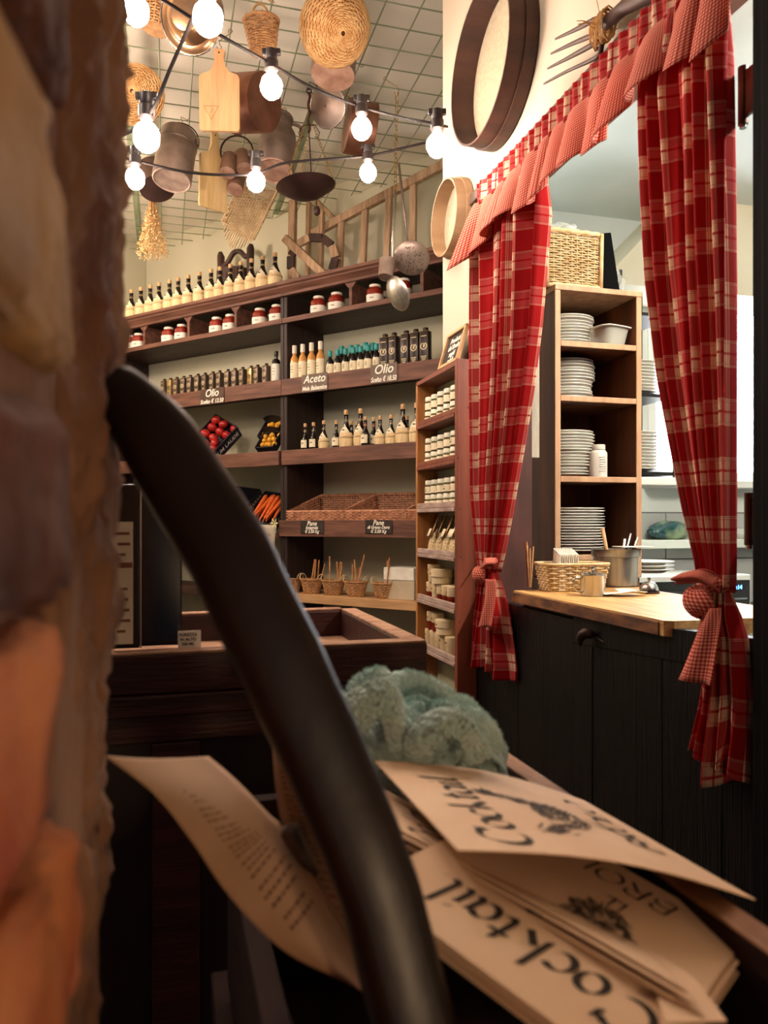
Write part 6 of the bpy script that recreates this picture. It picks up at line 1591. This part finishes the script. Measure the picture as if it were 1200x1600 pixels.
# ================================================================ menu cards
M_card = mat('cream card', '#deba96', '#e8c8a6', rough=.75, scale=12, bump=.03, rnd=.05)
def V3(px, py, Y): return P(px, py, Y)
def card_patch(A, B, C_, D, bend=0):
    """u: D->A (reading direction), v: from B-C side (0) to A-D side (1)"""
    nrm = (A-D).cross(B-A).normalized()
    if nrm.z < 0: nrm = -nrm
    def f(u, v, off=0): 
        p = (C_.lerp(B, u)).lerp(D.lerp(A, u), v); return p+nrm*(off+bend*math.sin(math.pi*v)*1.0)
    return f
def make_card(f, label):
    q = MB(); nu, nv = 6, 12
    for off in (0, .0009): q.grid(lambda u, v: f(u, v, off), nu, nv)
    # edges
    for (ua, va, ub, vb) in ((0, 0, 1, 0), (1, 0, 1, 1), (1, 1, 0, 1), (0, 1, 0, 0)):
        q.grid(lambda s, t: f(ua+(ub-ua)*s, va+(vb-va)*s, .0009*t), 12, 1)
    o = q.build('menu_card', M_card, smooth=30); tag(o, label, 'menu', 'menu cards in the box'); return o
# calligraphic strokes: broad-nib pen
def arc(cx, cy, rx, ry, a0, a1, n=14): return [(cx+rx*math.cos(R(a0+(a1-a0)*k/n)), cy+ry*math.sin(R(a0+(a1-a0)*k/n))) for k in range(n+1)]
GL = {'C': (.95, [arc(.5, .5, .45, .5, 50, 315)+[], [(.79, .88), (.86, .98), (.84, .72)]]), 'o': (.62, [arc(.3, .3, .26, .3, 0, 360)]), 'c': (.55, [arc(.3, .3, .26, .3, 50, 315)]),
      'k': (.62, [[(.1, 1.0), (.1, 0)], [(.12, .25), (.5, .58)], [(.24, .36), (.56, 0)]]), 't': (.42, [[(.2, .85), (.18, .12), (.26, .0), (.4, .06)], [(.02, .6), (.4, .6)]]),
      'a': (.62, [arc(.28, .3, .24, .3, 40, 360), [(.53, .58), (.52, .1), (.62, .0)]]), 'i': (.32, [[(.1, .56), (.14, .58), (.14, .08), (.26, 0)], [(.13, .78), (.16, .84)]]), 'l': (.32, [[(.12, 1.0), (.12, .08), (.26, .0)]]), '.': (.25, [[(.08, .02), (.13, .08)]]),
      'B': (.74, [[(.12, 1), (.12, 0)], [(.12, 1)]+arc(.34, .76, .26, .24, 90, -90)+[(.12, .52)], [(.12, .52)]+arc(.36, .26, .3, .26, 90, -90)+[(.12, 0)]]), 'R': (.76, [[(.12, 1), (.12, 0)], [(.12, 1)]+arc(.36, .75, .26, .25, 90, -90)+[(.12, .5)], [(.34, .5), (.7, 0)]]),
      'O': (.86, [arc(.43, .5, .38, .5, 0, 360, 20)]), 'L': (.66, [[(.14, 1), (.14, 0), (.6, 0), (.62, .14)]])}
def write(q, f, txt, u0, v0, su, sv, pen, off, slant=.12, nib=(.8, .6)):
    x = 0
    for ch in txt:
        w, strokes = GL[ch]
        for st in strokes:
            pts = []
            for a, b in zip(st, st[1:]):
                for t in (0, .5): pts.append((a[0]+(b[0]-a[0])*t, a[1]+(b[1]-a[1])*t))
            pts.append(st[-1])
            vs = []
            for (a, b) in pts:
                xx = x+a+slant*b
                for s in (-.5, .5): vs.append(f(u0+(xx+nib[0]*pen*s)*su, v0+(b+nib[1]*pen*s)*sv, off))
            q.add(vs, [(2*i, 2*i+1, 2*i+3, 2*i+2) for i in range(len(pts)-1)])
        x += w+.05
def hen(q, f, u0, v0, s, off, seed):
    rh = random.Random(seed)
    def stroke(x, y, a, L, w):
        dx, dy = math.cos(a), math.sin(a); pts = [(x-dx*L/2-dy*w, y-dy*L/2+dx*w), (x-dx*L/2+dy*w, y-dy*L/2-dx*w), (x+dx*L/2+dy*w*.3, y+dy*L/2-dx*w*.3), (x+dx*L/2-dy*w*.3, y+dy*L/2+dx*w*.3)]
        q.add([f(u0+p[0]*s, v0+p[1]*s, off) for p in pts], [(0, 1, 2, 3)])
    for kx in range(420):     # feathered body, neck, tail
        r = rh.random()
        if r < .5: a = rh.uniform(0, 6.28); d = rh.random()**.5; x, y, an = .5+.26*d*math.cos(a), .42+.2*d*math.sin(a), rh.gauss(2.8, .4)
        elif r < .72: t = rh.random(); x, y, an = .68+.16*t+rh.gauss(0, .035), .52+.3*t+rh.gauss(0, .04), rh.gauss(1.1, .4)
        elif r < .9: t = rh.random(); x, y, an = .26-.24*t, .5+.22*t+rh.gauss(0, .05), rh.gauss(2.4, .25)
        else: a = rh.uniform(0, 6.28); d = rh.random()**.5; x, y, an = .86+.06*d*math.cos(a), .86+.05*d*math.sin(a), rh.uniform(0, 3)
        stroke(x, y, an, rh.uniform(.04, .11), rh.uniform(.004, .01))
    for x in (.44, .54):
        stroke(x, .14, 1.5, .2, .012)
        for da in (-.6, 0, .6): stroke(x+.03*math.cos(da), .04, da*.5+.1, .09, .007)
    stroke(.95, .85, -.2, .07, .012)
    for kx in range(5): stroke(.82+.025*kx, .93, 1.5, .06, .01)
M_print = mat('menu ink', '#2b2118', rough=.85)
stackn = 0
# lowest fan: cards turned further round, edge towards the handle
D3, A3 = P(1005, 1650, .352), P(570, 1340, .455); rd = (A3-D3); lf = Vector((-rd.y, rd.x, 0)).normalized(); rgt = -lf
third = []
for k in range(7):
    jz = Vector((0, 0, .0022*k-.0274)); jx = rd.normalized()*(.004*math.sin(k*2.1))+rgt*(.003*math.cos(k*1.7))
    A, D = A3+jz+jx, D3+jz+jx; B, C_ = A+rgt*.19+Vector((0, 0, -.012)), D+rgt*.19+Vector((0, 0, -.012))
    f = card_patch(A, B, C_, D, .003); make_card(f, 'cream menu card in the lowest fan, %s from the box floor' % ORD[k]); f3 = f
q = MB(); write(q, f3, 'Cocktail.', .04, .72, .165, .17, .17, .0013); write(q, f3, 'BROLO', .22, .08, .13, .11, .1, .0013); hen(q, f3, .18, .26, .42, .0013, 4)
o_top3 = [o for o in bpy.data.objects if o.name.startswith('menu_card')][-1]
q.build('print', M_print, o_top3)['kind'] = 'stuff'
q = MB(); 
# one loose card further right under the fan
A, D = P(1000, 1475, .46), P(1040, 1600, .385); B, C_ = P(1085, 1530, .43), P(1135, 1597, .395)
f = card_patch(A, B, C_, D, 0); make_card(f, 'single cream menu card poking out farthest right under the fan')
# middle stack
D2, C2, B2 = P(598, 1268, .53), P(1070, 1527, .40), P(928, 1392, .52); A2 = D2+(B2-C2)
for k in range(9):
    jz = Vector((0, 0, 0.0016*k-.0228)); jx = Vector((.006*math.sin(k*1.9), .004*math.cos(k*2.3), 0))
    f = card_patch(A2+jz+jx, B2+jz+jx, C2+jz+jx, D2+jz+jx, .001); make_card(f, 'cream menu card in the middle stack, %s from its bottom' % ORD[k])
q = MB(); write(q, f, 'BROLO', .25, .1, .13, .11, .1, .0013); write(q, f, 'Cocktail.', .03, .72, .165, .17, .17, .0013); hen(q, f, .2, .25, .42, .0013, 5)
q.build('print', M_print, [o for o in bpy.data.objects if o.name.startswith('menu_card')][-1])['kind'] = 'stuff'
# top card
A, B, C_, D = P(585, 1190, .64), P(912, 1252, .69), P(1180, 1407, .51), P(715, 1330, .466)
f = card_patch(A, B, C_, D, .009); oc = make_card(f, 'topmost cream menu card reading Cocktail with a hen drawing')
q = MB(); write(q, f, 'Cocktail.', .05, .73, .155, .15, .17, .0014); q.build('lettering', M_print, oc)
q = MB(); write(q, f, 'BROLO', .25, .14, .13, .115, .15, .0014); q.build('lettering', M_print, oc)
q = MB(); hen(q, f, .2, .24, .5, .0014, 6); o = q.build('hen_drawing', mat('etching ink', '#3a3128', rough=.85), oc); o['kind'] = 'stuff'

# ================================================================ folded leaflet held by a clip left of the box
lfm = mat('leaflet paper', '#a07c60', '#b4906f', rough=.8, scale=8)
lt = thing('leaflet', 'creased printed leaflet standing open between the pillar and the handle', 'leaflet')
Lc = smooth_path([P(164, 1181, .45), P(240, 1240, .455), P(300, 1315, .46), P(360, 1402, .455), P(450, 1490, .445), P(583, 1550, .43)], 8)
Rc = smooth_path([P(326, 1182, .53), P(372, 1222, .53), P(420, 1272, .525), P(447, 1300, .52), P(515, 1415, .48), P(586, 1548, .435)], 8)
def lp(u, v, off=0):
    i = v*(len(Lc)-1); j = min(int(i), len(Lc)-2); t = i-j; a = Lc[j].lerp(Lc[j+1], t); b = Rc[j].lerp(Rc[j+1], t)
    return a.lerp(b, u)+Vector((0, -.012*math.sin(math.pi*u)-off, .002*math.sin(math.pi*u)))
q = MB(); q.grid(lambda u, v: lp(u, v), 14, 40); q.build('page', lfm, lt, smooth=True, solid=.0005)
L2 = smooth_path([P(426, 1168, .54), P(432, 1235, .535), P(447, 1302, .522), P(515, 1417, .482), P(586, 1549, .436)], 10)
R2 = smooth_path([P(500, 1165, .50), P(560, 1260, .50), P(610, 1350, .50), P(630, 1440, .475), P(600, 1552, .438)], 10)
def lp2(u, v, off=0):
    i = v*(len(L2)-1); j = min(int(i), len(L2)-2); t = i-j; return L2[j].lerp(L2[j+1], t).lerp(R2[j].lerp(R2[j+1], t), u)+Vector((0, -off, 0))
q = MB(); q.grid(lambda u, v: lp2(u, v), 10, 40); q.build('page', lfm, lt, smooth=True, solid=.0005)
rt = random.Random(5); q = MB()
for k in range(26):
    v = .1+.026*k+.012*(k//3); u = .36+rt.uniform(0, .05); ue = .92-.1*rt.random()
    if v > .78: break
    while u < ue:
        w = rt.uniform(.03, .09); w = min(w, ue-u)
        q.add([lp(u, v, .0012), lp(u+w, v, .0012), lp(u+w, v+.008, .0012), lp(u, v+.008, .0012)], [(0, 1, 2, 3)]); u += w+.02
for k in range(24):
    v = .14+.027*k+.012*(k//4); u = .1; ue = .7
    if v > .85: break
    while u < ue:
        w = rt.uniform(.04, .1); w = min(w, ue-u); q.add([lp2(u, v, .0012), lp2(u+w, v, .0012), lp2(u+w, v+.009, .0012), lp2(u, v+.009, .0012)], [(0, 1, 2, 3)]); u += w+.025
q.build('printed_lines', mat('brown leaflet ink', '#6a4630', rough=.85), lt)['kind'] = 'stuff'
q = MB(); c = P(467, 1322, .50); q.lathe([(.0015, -.028), (.005, -.014), (.0085, .004), (.0085, .012), (.005, .015), (.002, .013)], 14, Matrix.Translation(c) @ Matrix.Rotation(R(-28), 4, 'Y'), sx=.9, sy=.6); q.build('clip', mat('pewter clip', '#4a423c', '#8a8078', rough=.4, metal=.6, scale=60), lt, smooth=40)

# ================================================================ crumpled teal towel
M_towel = mat('teal towel', '#a3c6be', '#c2dcd2', rough=.98, scale=26, detail=8, bump=.6, bscale=240, sheen=.5)
tw = thing('towel', 'crumpled teal terry towel at the far end of the menu box', 'towel')
def fold_sheet(path, prof, name, nv=46):
    """sweep an open profile along a path, both given as 3D control points"""
    cp = smooth_path(path, 10); n = len(cp)
    q = MB()
    def f(u, v):
        i = min(int(v*(n-1)), n-1); T = (cp[min(i+1, n-1)]-cp[max(i-1, 0)]).normalized(); s = T.cross(Vector((0, 0, 1)))
        s = s.normalized() if s.length > .05 else Vector((1, 0, 0)); up = s.cross(T)
        k = u*(len(prof)-1); j = min(int(k), len(prof)-2); t = k-j; t = t*t*(3-2*t); a, b = prof[j], prof[j+1]; x = a[0]+(b[0]-a[0])*t; y = a[1]+(b[1]-a[1])*t
        w = .6+.4*math.sin(math.pi*min(1, v*1.15+.12)); p = cp[i]+s*x*w+up*y*w
        p += Vector((fbm(p*18, 2), fbm(p*18+Vector((5, 1, 2)), 2), fbm(p*18+Vector((1, 9, 3)), 2)))*.008+Vector((NZ.noise(p*420), NZ.noise(p*410+Vector((3, 3, 3))), NZ.noise(p*430)))*.0012
        return p
    q.grid(f, 90, 90); q.build(name, M_towel, tw, smooth=True, solid=.005)
def heap(name, c, dims, seed, fr=3.2, amp=.17, nfib=7000):
    rr_ = random.Random(seed); W = [(Vector((rr_.gauss(0, 1), rr_.gauss(0, 1), rr_.gauss(0, 1))).normalized()*fr*rr_.uniform(.7, 1.25), rr_.uniform(0, 6.3)) for _ in range(4)]
    def f(u, v, raw=False):
        a = 2*math.pi*u; b = math.pi*(v-.5); p = Vector((math.cos(b)*math.cos(a), math.cos(b)*math.sin(a), math.sin(b)))
        w = NZ.noise(p*1.3+Vector((seed, 0, 0)))*1.8; s = 0
        for k, (kv, ph) in enumerate(W): s += (abs(math.sin(kv.dot(p)+ph+w))**.55)*(.3 if k else 1)
        r = 1+amp*(s-1.4); q_ = Vector((p.x*r*dims[0]/2, p.y*r*dims[1]/2, p.z*r*dims[2]/2))+c
        q_ += Vector((NZ.noise(q_*300), NZ.noise(q_*310+Vector((3, 3, 3))), NZ.noise(q_*320)))*.0012
        return q_
    q = MB(); q.grid(f, 140, 80, closeu=True); o = q.build(name, M_towel, tw, smooth=True)
    q = MB()
    for k in range(nfib):
        u, v = rr_.random(), .35+.6*rr_.random(); p = f(u, v); n = (p-c).normalized(); d = (n+Vector((rr_.gauss(0, .5), rr_.gauss(0, .5), rr_.gauss(0, .5)))).normalized(); sd = d.cross(Vector((0, 1, .3))).normalized()*.0006
        q.add([p-sd, p+sd, p+d*rr_.uniform(.002, .0042)], [(0, 1, 2)])
    q.build('pile', M_towel, o)['kind'] = 'stuff'
heap('bundle', P(612, 1158, .75), (.145, .12, .12), 3, 4.2, .42)
heap('bundle', P(690, 1172, .745), (.12, .11, .10), 8, 3.8, .4)
fold_sheet([P(640, 1175, .655), P(655, 1140, .66), P(692, 1122, .665), P(730, 1140, .665), P(752, 1185, .66)], [(-.02, -.012), (-.012, .003), (.0, .007), (.012, .003), (.02, -.012)], 'hem_fold')
fold_sheet([P(548, 1125, .67), P(570, 1090, .675), P(600, 1080, .68), P(622, 1110, .675), P(634, 1165, .665)], [(-.022, -.012), (-.012, .004), (.0, .008), (.012, .004), (.022, -.012)], 'hem_fold')
q = MB()
def roll(u, v):
    a = 4.6*u; r = .021-.0026*u*4.6/2; c = P(738, 1165, .735).lerp(P(752, 1222, .69), v)
    p = c+Vector((r*math.cos(a)*1.1, r*.35*math.sin(a), r*math.sin(a))); return p+Vector((NZ.noise(p*400), NZ.noise(p*410), NZ.noise(p*420)))*.0014+Vector((0, 0, fbm(p*30)*.004))
q.grid(roll, 60, 40); q.build('rolled_hem', M_towel, tw, smooth=True, solid=.004)

for o in bpy.data.objects:
    if o.name.split('.')[0] in ('print', 'slots', 'twine', 'tie', 'raffia_bow', 'long_rods', 'side_rods', 'weave', 'links', 'chain') and o.parent is not None: o['kind'] = 'stuff'
